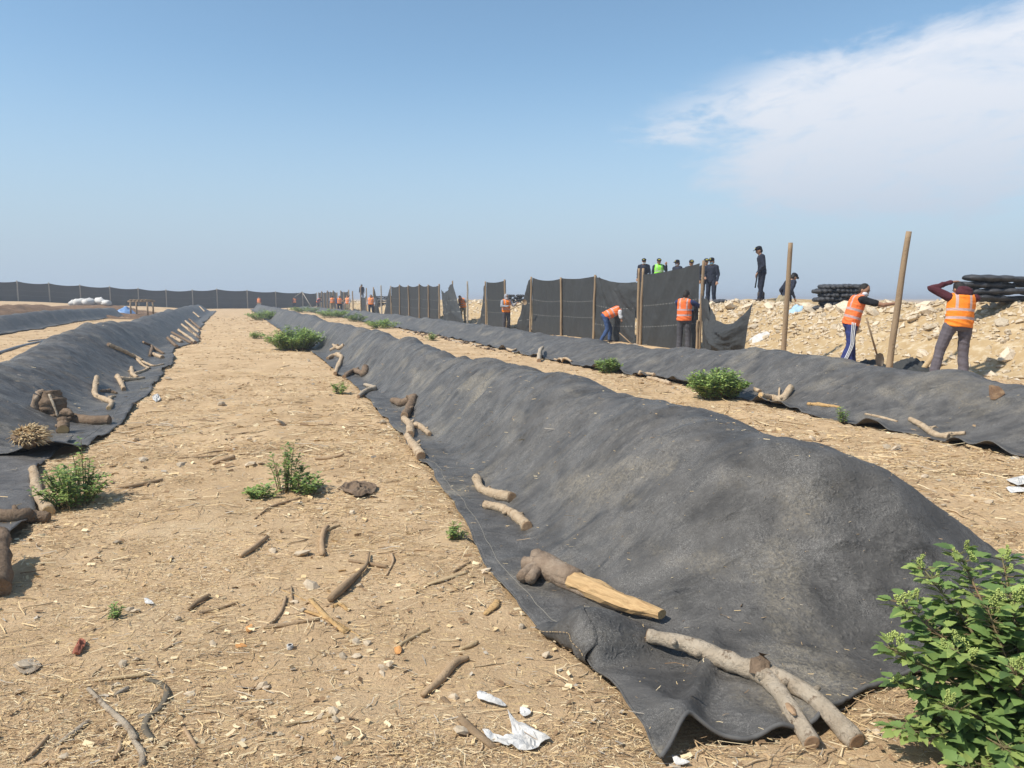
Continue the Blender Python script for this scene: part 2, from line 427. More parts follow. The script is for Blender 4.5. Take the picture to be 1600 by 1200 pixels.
# fence cloth with stitched seams at two heights (uv.y = height fraction)
def fence_material():
    m = material('fence_cloth', (0.040, 0.041, 0.040), (0.053, 0.054, 0.052), 9.0, 0.7, 0.35, 60, detail=6, spec=0.2)
    t = m.node_tree; N = t.nodes; L = t.links; b = N['Principled BSDF']
    src = b.inputs['Base Color'].links[0].from_socket
    uv = N.new('ShaderNodeTexCoord'); sp = N.new('ShaderNodeSeparateXYZ'); L.new(uv.outputs['UV'], sp.inputs[0])
    def M(op, a, c):
        n = N.new('ShaderNodeMath'); n.operation = op
        for i, v in enumerate((a, c)):
            if isinstance(v, (int, float)): n.inputs[i].default_value = v
            else: L.new(v, n.inputs[i])
        return n.outputs[0]
    l1 = M('LESS_THAN', M('ABSOLUTE', M('SUBTRACT', sp.outputs[1], 0.36), 0), 0.006)
    l2 = M('LESS_THAN', M('ABSOLUTE', M('SUBTRACT', sp.outputs[1], 0.62), 0), 0.006)
    dash = M('GREATER_THAN', M('FRACT', M('MULTIPLY', sp.outputs[0], 7.0), 0), 0.45)
    f = M('MULTIPLY', M('MULTIPLY', M('MAXIMUM', l1, l2), dash), 0.45)
    n = N.new('ShaderNodeMix'); n.data_type = 'RGBA'; L.new(f, n.inputs[0]); L.new(src, n.inputs[6]); n.inputs[7].default_value = (0.3, 0.29, 0.26, 1)
    L.new(n.outputs[2], b.inputs['Base Color'])
    return m
M_FENCE = fence_material()
M_POLE = material('cut_pole_wood', (0.36, 0.255, 0.15), (0.24, 0.165, 0.10), 9, 0.85, 0.5, 30, stretch=(1, 1, 0.12))
M_POLE_GREY = material('grey_pole_wood', (0.40, 0.35, 0.28), (0.28, 0.24, 0.19), 9, 0.85, 0.4, 30)
M_BARK = material('dark_bark', (0.25, 0.175, 0.115), (0.14, 0.095, 0.06), 14, 0.9, 0.9, 45, (0.24, 0.18, 0.12), 6)
M_BARK_PALE = material('pale_bark', (0.58, 0.45, 0.30), (0.40, 0.285, 0.175), 12, 0.85, 1.0, 50, (0.24, 0.15, 0.085), 14, (0.56, 0.68))
M_BARK_GREY = material('grey_bark', (0.54, 0.45, 0.335), (0.36, 0.285, 0.20), 10, 0.85, 1.0, 50, (0.20, 0.14, 0.09), 22, (0.57, 0.66))
M_WOOD = material('split_wood', (0.56, 0.37, 0.165), (0.42, 0.25, 0.10), 8, 0.8, 0.7, 30, (0.26, 0.14, 0.06), 14, (0.58, 0.72))
M_CUT = material('cut_wood_face', (0.42, 0.28, 0.165), (0.28, 0.17, 0.095), 20, 0.85, 0.4, 60)
M_CUT_LIGHT = material('fresh_cut_wood_face', (0.62, 0.43, 0.21), (0.46, 0.28, 0.12), 20, 0.85, 0.4, 60)
M_STICK = material('dry_stick', (0.40, 0.28, 0.165), (0.28, 0.185, 0.105), 15, 0.9, 0.5, 60, rnd=0.3)
M_STICK_PALE = material('pale_stick', (0.52, 0.39, 0.22), (0.38, 0.26, 0.14), 15, 0.9, 0.5, 60, rnd=0.15)
M_TWIG = material('dry_twig', (0.40, 0.28, 0.165), (0.26, 0.17, 0.095), 6, 0.9, rnd=0.3)
M_TWIG_PALE = material('pale_twig', (0.52, 0.39, 0.24), (0.38, 0.265, 0.15), 6, 0.9, rnd=0.2)
M_STONE_G = material('loose_pale_stone', (0.56, 0.46, 0.33), (0.40, 0.31, 0.21), 3, 0.95, rnd=0.22, spec=0.1)
STRAW = [material('straw_gold', (0.62, 0.45, 0.235), rough=0.7), material('straw_pale', (0.70, 0.56, 0.34), rough=0.7),
         material('straw_tan', (0.42, 0.285, 0.155), rough=0.8), material('straw_brown', (0.24, 0.15, 0.08), rough=0.9),
         material('straw_grey', (0.42, 0.36, 0.28), rough=0.9)]
M_STONE = material('pale_rubble_stone', (0.72, 0.61, 0.46), (0.54, 0.43, 0.29), 5, 0.95, 0.8, 30, rnd=0.2, spec=0.1)
M_STONE_SM = material('small_rubble', (0.55, 0.45, 0.31), (0.40, 0.30, 0.18), 3, 0.95, 0.5, 40, spec=0.1)
M_BANK = material('rubble_bank_soil', (0.47, 0.345, 0.19), (0.37, 0.255, 0.13), 2.2, 0.95, 1.0, 22, (0.56, 0.46, 0.31), 6, (0.5, 0.66), 10, 0.1)
M_COMPOST = material('dark_compost', (0.13, 0.075, 0.04), (0.20, 0.12, 0.065), 6, 0.95, 1.0, 20, (0.30, 0.2, 0.11), 4)
M_WHITE = material('white_plastic', (0.70, 0.68, 0.64), (0.48, 0.45, 0.40), 16, 0.6, 0.5, 40)
M_BLUE = material('pale_blue_plastic', (0.30, 0.46, 0.60), (0.38, 0.52, 0.62), 8, 0.5, 0.3, 20)
M_BLUE_DK = material('blue_plastic_sheet', (0.14, 0.26, 0.48), (0.20, 0.34, 0.56), 8, 0.45, 0.3, 20)
M_BAG = material('black_bag', (0.040, 0.041, 0.044), (0.075, 0.075, 0.078), 12, 0.55, 0.5, 40, rnd=0.2)
M_BRICK = material('terracotta', (0.36, 0.13, 0.08), (0.27, 0.10, 0.06), 20, 0.9, 0.3, 40)
M_CABLE = material('grey_hose', (0.16, 0.17, 0.18), (0.22, 0.22, 0.22), 10, 0.5)
M_RUBBER = material('dusty_strap', (0.17, 0.14, 0.10), (0.10, 0.085, 0.06), 14, 0.8, 0.3, 40)
M_ORANGE = material('orange_peel', (0.62, 0.30, 0.10), (0.5, 0.24, 0.08), 20, 0.6)
M_METAL = material('worn_steel', (0.30, 0.25, 0.19), (0.20, 0.16, 0.12), 12, 0.6)
M_LEAF = [material('leaf_green', (0.23, 0.33, 0.095), (0.16, 0.26, 0.075), 8, 0.55, trans=0.25, rnd=0.2),
          material('leaf_light', (0.36, 0.44, 0.13), (0.28, 0.37, 0.10), 8, 0.55, trans=0.25, rnd=0.15),
          material('leaf_dark', (0.13, 0.20, 0.065), (0.095, 0.16, 0.055), 8, 0.5, trans=0.2, rnd=0.2)]
M_FLOWER = material('seed_cluster', (0.40, 0.45, 0.14), (0.30, 0.37, 0.10), 30, 0.7, rnd=0.15)
M_STEM = material('green_stem', (0.14, 0.15, 0.06), (0.20, 0.12, 0.07), 6, 0.7)

# ------------------------------------------------------------------ object helpers
def tag(o, label=None, cat=None, group=None, kind=None):
    if label: o['label'] = label
    if cat: o['category'] = cat
    if group: o['group'] = group
    if kind: o['kind'] = kind
    return o
def empty(name, loc, label=None, cat=None, group=None, rz=0):
    o = bpy.data.objects.new(name, None); COL.objects.link(o)
    o.location = loc; o.rotation_euler = (0, 0, rz); o.empty_display_size = 0.1
    return tag(o, label, cat, group)
def link(name, me, parent=None, loc=None):
    o = bpy.data.objects.new(name, me); COL.objects.link(o)
    if parent is not None: o.parent = parent
    if loc is not None: o.location = loc
    return o
class MB:
    def __init__(self): self.v = []; self.f = []; self.m = []
    def add(self, vs, fs, mi=0):
        k = len(self.v); self.v.extend([tuple(q) for q in vs])
        for f in fs: self.f.append(tuple(i + k for i in f)); self.m.append(mi)
    def mesh(self, name, mats, smooth=True, origin=None):
        me = bpy.data.meshes.new(name)
        v = self.v
        if origin is not None:
            ox, oy, oz = origin; v = [(a - ox, b - oy, c - oz) for a, b, c in v]
        me.from_pydata(v, [], self.f)
        for q in (mats if isinstance(mats, (list, tuple)) else [mats]): me.materials.append(q)
        if len(set(self.m)) > 1: me.polygons.foreach_set('material_index', self.m)
        if smooth: me.polygons.foreach_set('use_smooth', [True] * len(self.f))
        me.update()
        return me
    def build(self, name, mats, parent=None, smooth=True, origin=None, loc=None):
        o = link(name, self.mesh(name, mats, smooth, origin), parent)
        if parent is None and origin is not None: o.location = origin
        if loc is not None: o.location = loc
        return o
def grid_mesh(name, X, Y, Z, mat, uv=None, smooth=True):
    h, wd = X.shape
    v = np.stack([X, Y, Z], -1).reshape(-1, 3)
    i = np.arange(h * wd).reshape(h, wd)
    f = np.stack([i[:-1, :-1], i[:-1, 1:], i[1:, 1:], i[1:, :-1]], -1).reshape(-1, 4)
    me = bpy.data.meshes.new(name)
    me.vertices.add(len(v)); me.vertices.foreach_set('co', v.ravel())
    me.loops.add(f.size); me.loops.foreach_set('vertex_index', f.ravel())
    me.polygons.add(len(f)); me.polygons.foreach_set('loop_start', np.arange(0, f.size, 4)); me.polygons.foreach_set('loop_total', np.full(len(f), 4))
    me.polygons.foreach_set('use_smooth', np.full(len(f), smooth))
    me.update(calc_edges=True)
    if uv is not None:
        l = me.uv_layers.new(name='UVMap')
        l.data.foreach_set('uv', np.stack([uv[0].ravel()[f.ravel()], uv[1].ravel()[f.ravel()]], -1).ravel())
    me.materials.append(mat)
    return me
def spline(pts, k=6):
    """Catmull-Rom through points (Vectors), k samples per span"""
    pts = [Vector(p) for p in pts]
    if len(pts) == 2: return [pts[0].lerp(pts[1], i / k) for i in range(k + 1)]
    o = []
    q = [pts[0] * 2 - pts[1]] + pts + [pts[-1] * 2 - pts[-2]]
    for i in range(1, len(q) - 2):
        a, b, c, d = q[i - 1], q[i], q[i + 1], q[i + 2]
        for j in range(k):
            t = j / k
            o.append(0.5 * ((2 * b) + (c - a) * t + (2 * a - 5 * b + 4 * c - d) * t * t + (3 * b - a - 3 * c + d) * t ** 3))
    o.append(q[-2].copy())
    return o
def tube(mb, path, rad, seg=8, caps=True, rough=0.0, mi=0, seed=0, flat=1.0):
    n = len(path)
    if not hasattr(rad, '__len__'): rad = [rad, rad]
    rr = np.interp(np.linspace(0, 1, n), np.linspace(0, 1, len(rad)), rad)
    rnd = random.Random(seed)
    up = Vector((0, 0, 1))
    if rough:
        ii, jj = np.meshgrid(np.arange(n), np.arange(seg), indexing='ij')
        NZ = fbm(ii * 0.33 + seed, 1.1 * np.cos(2 * np.pi * jj / seg) + 0.4 * np.sin(2 * np.pi * jj / seg) + seed * 0.7, seed % 97, 2)
    vs = []; fs = []
    for i, p in enumerate(path):
        d = (path[min(i + 1, n - 1)] - path[max(i - 1, 0)])
        if d.length < 1e-9: d = Vector((0, 1, 0))
        d.normalize()
        u = up if abs(d.z) < 0.9 else Vector((0.6, 0.8, 0))
        a = d.cross(u).normalized(); b = a.cross(d).normalized()
        for j in range(seg):
            th = 2 * math.pi * j / seg
            r = rr[i] * (1 + 0.5 * rough * rnd.uniform(-1, 1) + (1.1 * rough * NZ[i, j] if rough else 0))
            vs.append(p + a * (r * math.cos(th)) + b * (r * flat * math.sin(th)))
    for i in range(n - 1):
        for j in range(seg):
            k = (j + 1) % seg
            fs.append((i * seg + j, i * seg + k, (i + 1) * seg + k, (i + 1) * seg + j))
    if caps:
        fs.append(tuple(range(seg))[::-1]); fs.append(tuple((n - 1) * seg + j for j in range(seg)))
    mb.add(vs, fs, mi)
def ellipsoid(mb, c, r, seg=12, rings=8, rot=None, mi=0):
    vs = []; fs = []
    c = Vector(c)
    for i in range(rings + 1):
        ph = math.pi * i / rings
        for j in range(seg):
            th = 2 * math.pi * j / seg
            q = Vector((r[0] * math.sin(ph) * math.cos(th), r[1] * math.sin(ph) * math.sin(th), r[2] * math.cos(ph)))
            if rot is not None: q = rot @ q
            vs.append(c + q)
    for i in range(rings):
        for j in range(seg):
            k = (j + 1) % seg
            fs.append((i * seg + j, (i + 1) * seg + j, (i + 1) * seg + k, i * seg + k))
    mb.add(vs, fs, mi)
def capsule(mb, a, b, ra, rb, seg=10, mi=0):
    a = Vector(a); b = Vector(b); d = b - a
    if d.length < 1e-6: return
    d.normalize()
    path = []; rad = []
    for k in range(4, 0, -1):
        th = math.pi / 2 * k / 4.001
        path.append(a - d * (ra * math.sin(th))); rad.append(max(ra * math.cos(th), 1e-4))
    for k in range(5):
        path.append(a.lerp(b, k / 4)); rad.append(ra + (rb - ra) * k / 4)
    for k in range(1, 5):
        th = math.pi / 2 * k / 4.001
        path.append(b + d * (rb * math.sin(th))); rad.append(max(rb * math.cos(th), 1e-4))
    n = len(path); vs = []; fs = []
    u = Vector((0, 0, 1)) if abs(d.z) < 0.9 else Vector((1, 0, 0))
    A = d.cross(u).normalized(); B = A.cross(d)
    for p, r in zip(path, rad):
        for j in range(seg):
            th = 2 * math.pi * j / seg
            vs.append(p + A * (r * math.cos(th)) + B * (r * math.sin(th)))
    for i in range(n - 1):
        for j in range(seg):
            k = (j + 1) % seg
            fs.append((i * seg + j, i * seg + k, (i + 1) * seg + k, (i + 1) * seg + j))
    fs.append(tuple(range(seg))[::-1]); fs.append(tuple((n - 1) * seg + j for j in range(seg)))
    mb.add(vs, fs, mi)

# ------------------------------------------------------------------ ground
def axis(a, b, dense, fa, step, grow, far):
    v = list(np.arange(a, b, dense)); st = dense
    x = b
    while x < far: v.append(x); st *= grow; x += st
    v.append(far)
    x = a; st = dense; lo = []
    while x > fa: st *= grow; x -= st; lo.append(x)
    return np.array(lo[::-1] + v)
gx = axis(-6, 7, 0.06, -2200, 0.06, 1.09, 2200)
gy = axis(1.2, 11, 0.06, -300, 0.06, 1.07, 3500)
GX, GY = np.meshgrid(gx, gy)
GZ = G(GX, GY)
GZ = GM(GX, GY)
for M in MOUNDS: GZ = np.where(M.z(GX, GY) > -5, G(GX, GY) - 0.035, GZ)
ground = link('ground', grid_mesh('ground', GX, GY, GZ, M_GROUND))
tag(ground, kind='structure')

# ------------------------------------------------------------------ rubble bank behind the fence line
bs = np.concatenate([np.arange(2, 30, 0.16), np.arange(30, 60, 0.4), np.arange(60, 124, 1.0)])
bn = np.concatenate([np.arange(11.8, 17, 0.12), np.arange(17, 26.5, 0.6)])
BS, BN = np.meshgrid(bs, bn, indexing='ij')
BX, BY = P(BS, BN)
bank = link('rubble_bank', grid_mesh('rubble_bank', BX, BY, BANK(BX, BY), M_BANK))
tag(bank, kind='structure')
def stone_mesh(name, seed, mat):
    rnd = random.Random(seed)
    bm = bmesh.new()
    bmesh.ops.create_icosphere(bm, subdivisions=1, radius=1.0)
    for v in bm.verts:
        v.co *= rnd.uniform(0.72, 1.15)
        v.co.z *= 0.7; v.co.x *= 1.15
    me = bpy.data.meshes.new(name); bm.to_mesh(me); bm.free()
    me.materials.append(mat)
    return me
STONES = [stone_mesh('stone', i, M_STONE) for i in range(7)]
GSTONES = [stone_mesh('stone', 20 + i, M_STONE_G) for i in range(7)]
def place_stone(name, x, y, r, parent=None, sink=0.3, zz=None):
    o = link(name, (STONES if parent else GSTONES)[RNG.integers(7)], parent)
    z = Hz(x, y) if zz is None else zz
    o.location = (x, y, z + r * (0.5 - sink))
    o.rotation_euler = (RNG.uniform(-0.6, 0.6), RNG.uniform(-0.6, 0.6), RNG.uniform(0, 6.28))
    o.scale = (r * RNG.uniform(0.8, 1.3), r * RNG.uniform(0.7, 1.1), r * RNG.uniform(0.6, 1.0))
    return o
cnt = 0
while cnt < 300:
    px = RNG.uniform(1105, 1615); 
    if RNG.random() < 0.12: px = RNG.uniform(690, 760)
    n = RNG.choice([RNG.uniform(14.0, 15.6), RNG.uniform(13.0, 14.2)], p=[0.8, 0.2])
    if px > 1510 and RNG.random() < 0.55: continue
    q = on_n(px, n)
    r = float(np.clip(RNG.lognormal(-2.75, 0.55), 0.04, 0.22))
    place_stone('stone', q.x, q.y, r, bank); cnt += 1
# a few big pale blocks that show as such
for px, n, r in [(1140, 14.9, 0.24), (1165, 15.0, 0.18), (1200, 15.2, 0.22), (1320, 15.0, 0.30), (1258, 15.2, 0.18), (1575, 13.5, 0.22)]:
    q = on_n(px, n); place_stone('stone', q.x, q.y, r, bank)
rub = MB()
for i in range(8000):
    s = RNG.uniform(6, 34) if RNG.random() < 0.8 else RNG.uniform(34, 115)
    n = RNG.uniform(12.6, 15.8)
    if RNG.random() < 0.5: n = RNG.uniform(13.8, 15.7)
    x, y = P(s, n)
    r = float(np.clip(RNG.lognormal(-3.2, 0.5), 0.015, 0.11)) * (1 if s < 34 else 2.0)
    c = Vector((x, y, 0)); vs = []
    for a in ((1, 0, 0), (-1, 0, 0), (0, 1, 0), (0, -1, 0), (0, 0, 1), (0, 0, -1)):
        k = r * RNG.uniform(0.7, 1.2)
        vs.append(Vector((a[0] * k + RNG.uniform(-.3, .3) * r, a[1] * k + RNG.uniform(-.3, .3) * r, a[2] * k * 0.8 + RNG.uniform(-.3, .3) * r)))
    rub.add([c + v for v in vs], [(0, 2, 4), (2, 1, 4), (1, 3, 4), (3, 0, 4), (2, 0, 5), (1, 2, 5), (3, 1, 5), (0, 3, 5)], int(RNG.random() < 0.5))
rv = np.array(rub.v); ctr = rv.reshape(-1, 6, 3).mean(1)
rz = np.repeat(Hs(ctr[:, 0], ctr[:, 1]), 6)
rub.v = [tuple(q) for q in np.column_stack([rv[:, 0], rv[:, 1], rv[:, 2] + rz])]
tag(rub.build('small_rubble', [M_STONE_SM, M_STONE], bank, smooth=False), kind='stuff')

# ------------------------------------------------------------------ covered windrows
def mound_obj(M, label, mat, s_dense, ds, nt_):
    st = [M.s0]; s = M.s0; d = ds
    while s < M.s1:
        if s > s_dense: d = min(d * 1.03, 0.8)
        s += d; st.append(min(s, M.s1))
    st = np.array(st)
    t = np.linspace(0, 1, nt_)
    S, T = np.meshgrid(st, t, indexing='ij')
    nl, nr = M.edges(S)
    Nn = nl + T * (nr - nl)
    # first metre is stretched to the front hem line
    fr = M.front(Nn)
    blend = 1 - ss(0, 1.2, S - M.s0)
    Sx = S + (fr - M.s0) * blend
    for _ in range(2):
        nl, nr = M.edges(Sx); Nn = nl + T * (nr - nl)
    X, Y = P(Sx, Nn)
    Z = G(X, Y) + M.rise(Sx, Nn)
    root = empty('covered_windrow', (float(X[0, nt_ // 2]), float(Y[0, nt_ // 2]), 0), label, 'covered mound')
    ob = link('tarp', grid_mesh('tarp', X, Y, Z, mat), root)
    ob.matrix_parent_inverse = Matrix.Translation(-root.location)
    sm = ob.modifiers.new('thickness', 'SOLIDIFY'); sm.thickness = 0.006; sm.offset = 1
    return root, X, Y, Z
def child_abs(o, root):
    o.parent = root; o.matrix_parent_inverse = Matrix.Translation(-Vector(root.location)); return o
m2, X2, Y2, Z2 = mound_obj(M2, 'long black tarp-covered mound running from the foreground into the distance', M_TARP, 9, 0.022, 150)
m1, X1, Y1, Z1 = mound_obj(M1, 'black tarp-covered mound on the left edged with many cut branches', M_TARP, 20, 0.05, 90)
m1b, X1b, Y1b, Z1b = mound_obj(M1b, 'short low tarp-covered mound at the left edge behind the leafy weed', M_TARP_OLD, 12, 0.035, 90)
m3, X3, Y3, Z3 = mound_obj(M3, 'low tarp-covered mound running along the foot of the cloth fence', M_TARP, 16, 0.04, 90)
m0, X0, Y0, Z0 = mound_obj(M0, 'farthest left low tarp-covered mound beside the brown compost', M_TARP, 20, 0.15, 50)
# stitched hem threads
def thread(M, X, Y, Z, root, name, col, rows, inset=None, r=0.0022, mat=None):
    mb = MB()
    pts = [Vector((X[i, col], Y[i, col], Z[i, col] + 0.008)) for i in rows]
    tube(mb, pts, r, 4, True)
    child_abs(mb.build(name, mat or M_STICK_PALE), root)
M_THREAD = material('pale_thread', (0.26, 0.24, 0.20))
M_HEM = material('hem_binding', (0.13, 0.125, 0.115), (0.09, 0.085, 0.08), 20, 0.8)
thread(M2, X2, Y2, Z2, m2, 'seam_thread', 4, range(38, 330), r=0.0016, mat=M_THREAD)
mb = MB(); tube(mb, [Vector((X2[0, j], Y2[0, j], Z2[0, j] + 0.006)) for j in range(0, 118)], 0.009, 6)
child_abs(mb.build('hem', M_HEM), m2)
mb = MB(); tube(mb, [Vector((X2[i, 0], Y2[i, 0], Z2[i, 0] + 0.002)) for i in range(0, 260)], 0.006, 6)
child_abs(mb.build('hem', M_TARP), m2)
thread(M1, X1, Y1, Z1, m1, 'seam_thread', 84, range(2, 160), r=0.003, mat=M_THREAD)
# upright folded corner of the foreground tarp with its stitched seam
def fold_wall():
    k = 24; X = np.zeros((8, k)); Y = X.copy(); Z = X.copy()
    for a in range(k):
        s_ = 3.34 - 0.46 * a / (k - 1)
        nl = float(M2.edges(np.array([s_]))[0][0]); top = float(M2.rise(np.array([s_]), np.array([nl + 0.06]))[0])
        for b_ in range(8):
            v = b_ / 7; n_ = nl - 0.035 * math.sin(math.pi * v * 0.8 + 0.3) + 0.06 * v * v + 0.008 * math.sin(a * 0.9 + v * 2)
            x, y = P(s_, n_); X[b_, a], Y[b_, a] = x, y
            Z[b_, a] = float(G(np.array([x]), np.array([y]))[0]) + 0.006 + (top + 0.006) * v
    o = child_abs(link('folded_wall', grid_mesh('folded_wall', X, Y, Z, M_TARP)), m2)
    o.modifiers.new('thickness', 'SOLIDIFY').thickness = 0.004
    mb = MB()
    for a in range(4, k - 1, 1):
        p, q = Vector((X[3, a], Y[3, a], Z[3, a])), Vector((X[3, a + 1], Y[3, a + 1], Z[3, a + 1])); off = Vector((-0.006, -0.006, 0.002))
        tube(mb, [p + off, p.lerp(q, 0.6) + off], 0.002, 4)
    child_abs(mb.build('seam_thread', M_STICK_PALE), m2)
fold_wall()

# ------------------------------------------------------------------ straw and chips lying on the ground (nobody could count them)
def litter(name, num, rmin, rmax, lmin, lmax, wmin, wmax, label, probs, seed, mats, mound_p=0.03):
    g = np.random.default_rng(seed)
    u = g.random(num)
    rr = rmin * (rmax / rmin) ** u
    th = g.uniform(-0.72, 0.72, num)
    x = rr * np.sin(th); y = rr * np.cos(th)
    s, n = SN(x, y)
    # clumps: thin out where the noise says bare sand
    dens = fbm(x * 0.9, y * 0.9, seed + 3, 3) + 0.35 * fbm(x * 3, y * 3, seed + 6, 2)
    keep = g.random(num) < np.clip(0.55 + 1.3 * dens, 0.12, 1)
    onm = np.zeros(num, bool)
    for M in MOUNDS: onm |= M.z(x, y) > -5
    keep &= (~onm) | (g.random(num) < mound_p)
    keep &= n < 12.5
    x, y, rr = x[keep], y[keep], rr[keep]; k = len(x)
    onm = onm[keep]
    z = np.where(onm, Hs(x, y) + 0.004, GM(x, y)) + g.uniform(0.002, 0.012, k)
    sc = np.clip(rr / 5.0, 0.8, 1.9) if rmax < 30 else np.clip(rr / 20.0, 0.8, 3.0)
    L = g.uniform(lmin, lmax, k) ** 1.0 * sc; W = g.uniform(wmin, wmax, k) * sc
    a = g.uniform(0, 2 * np.pi, k) 
    a = np.where(g.random(k) < 0.35, g.normal(0.2, 0.5, k), a)
    cx, cy = np.cos(a), np.sin(a)
    bend = g.normal(0, 0.22, k) * L
    tilt = g.normal(0, 0.10, k) * L
    roll = g.normal(0, 0.6, k)
    wx, wy, wz = -cy * W * np.cos(roll), cx * W * np.cos(roll), W * np.sin(roll)
    V = np.zeros((k, 6, 3))
    for i, q in enumerate((-0.5, 0.0, 0.5)):
        mx = x + cx * L * q - cy * bend * (0.25 - q * q) * 2; my = y + cy * L * q + cx * bend * (0.25 - q * q) * 2
        mz = z + tilt * q + np.abs(tilt) * 0.5 + 0.15 * np.abs(bend) * (0.25 - q * q) * 2
        V[:, 2 * i] = np.column_stack([mx - wx, my - wy, mz - wz]); V[:, 2 * i + 1] = np.column_stack([mx + wx, my + wy, mz + wz])
    base = np.arange(k)[:, None] * 6
    Fq = np.concatenate([base + np.array([0, 1, 3, 2]), base + np.array([2, 3, 5, 4])], 1).reshape(-1, 4)
    me = bpy.data.meshes.new(name)
    me.vertices.add(k * 6); me.vertices.foreach_set('co', V.ravel())
    me.loops.add(Fq.size); me.loops.foreach_set('vertex_index', Fq.ravel())
    me.polygons.add(len(Fq)); me.polygons.foreach_set('loop_start', np.arange(0, Fq.size, 4)); me.polygons.foreach_set('loop_total', np.full(len(Fq), 4))
    me.polygons.foreach_set('material_index', np.repeat(g.choice(len(mats), k, p=probs), 2))
    me.update(calc_edges=True)
    for q in mats: me.materials.append(q)
    o = link(name, me)
    return tag(o, label, 'straw', kind='stuff')
litter('straw_litter', 260000, 1.9, 17, 0.008, 0.040, 0.0007, 0.0020, 'chopped golden straw scattered over the sandy paths', [0.34, 0.26, 0.25, 0.10, 0.05], 5, STRAW)
litter('straw_stalks', 17000, 1.9, 26, 0.05, 0.15, 0.0010, 0.0030, 'longer dry stalks strewn among the chopped straw', [0.28, 0.22, 0.27, 0.15, 0.08], 9, STRAW, 0.01)
litter('wood_chips', 7000, 1.9, 22, 0.015, 0.055, 0.004, 0.012, 'small flat wood chips and bark flakes lying on the sand', [0.2, 0.28, 0.22, 0.2, 0.10], 15, STRAW, 0.01)
litter('straw_patches', 42000, 13, 75, 0.03, 0.09, 0.003, 0.008, 'matted straw covering the farther stretches of the sandy paths', [0.25, 0.2, 0.27, 0.2, 0.08], 25, STRAW, 0.0)
# pebbles
gr = MB()
for i in range(1500):
    rr = 1.9 * (26 / 1.9) ** RNG.random(); th = RNG.uniform(-0.72, 0.72)
    x, y = rr * math.sin(th), rr * math.cos(th)
    r = float(np.clip(RNG.lognormal(-5.0, 0.5), 0.003, 0.022)) * min(max(rr / 5, 0.8), 1.8)
    vs = [Vector((a[0] * r * RNG.uniform(.7, 1.3), a[1] * r * RNG.uniform(.7, 1.3), a[2] * r * 0.7)) + Vector((x, y, 0)) for a in ((1, 0, 0), (-1, 0, 0), (0, 1, 0), (0, -1, 0), (0, 0, 1), (0, 0, -1))]
    gr.add(vs, [(0, 2, 4), (2, 1, 4), (1, 3, 4), (3, 0, 4), (2, 0, 5), (1, 2, 5), (3, 1, 5), (0, 3, 5)], 0 if RNG.random() < 0.75 else 1)
gv = np.array(gr.v).reshape(-1, 6, 3); c = gv.mean(1)
onm = np.zeros(len(c), bool)
for M in MOUNDS: onm |= M.z(c[:, 0], c[:, 1]) > -5
keep = ~onm
gv[:, :, 2] += (GM(c[:, 0], c[:, 1]) + 0.002)[:, None]
gr2 = MB()
F8 = [(0, 2, 4), (2, 1, 4), (1, 3, 4), (3, 0, 4), (2, 0, 5), (1, 2, 5), (3, 1, 5), (0, 3, 5)]
for i in np.nonzero(keep)[0]: gr2.add(gv[i], F8, gr.m[i * 8])
tag(gr2.build('pebbles', [M_STONE_SM, M_STONE], smooth=False), 'tiny pale pebbles scattered over the sandy paths', 'gravel', kind='stuff')
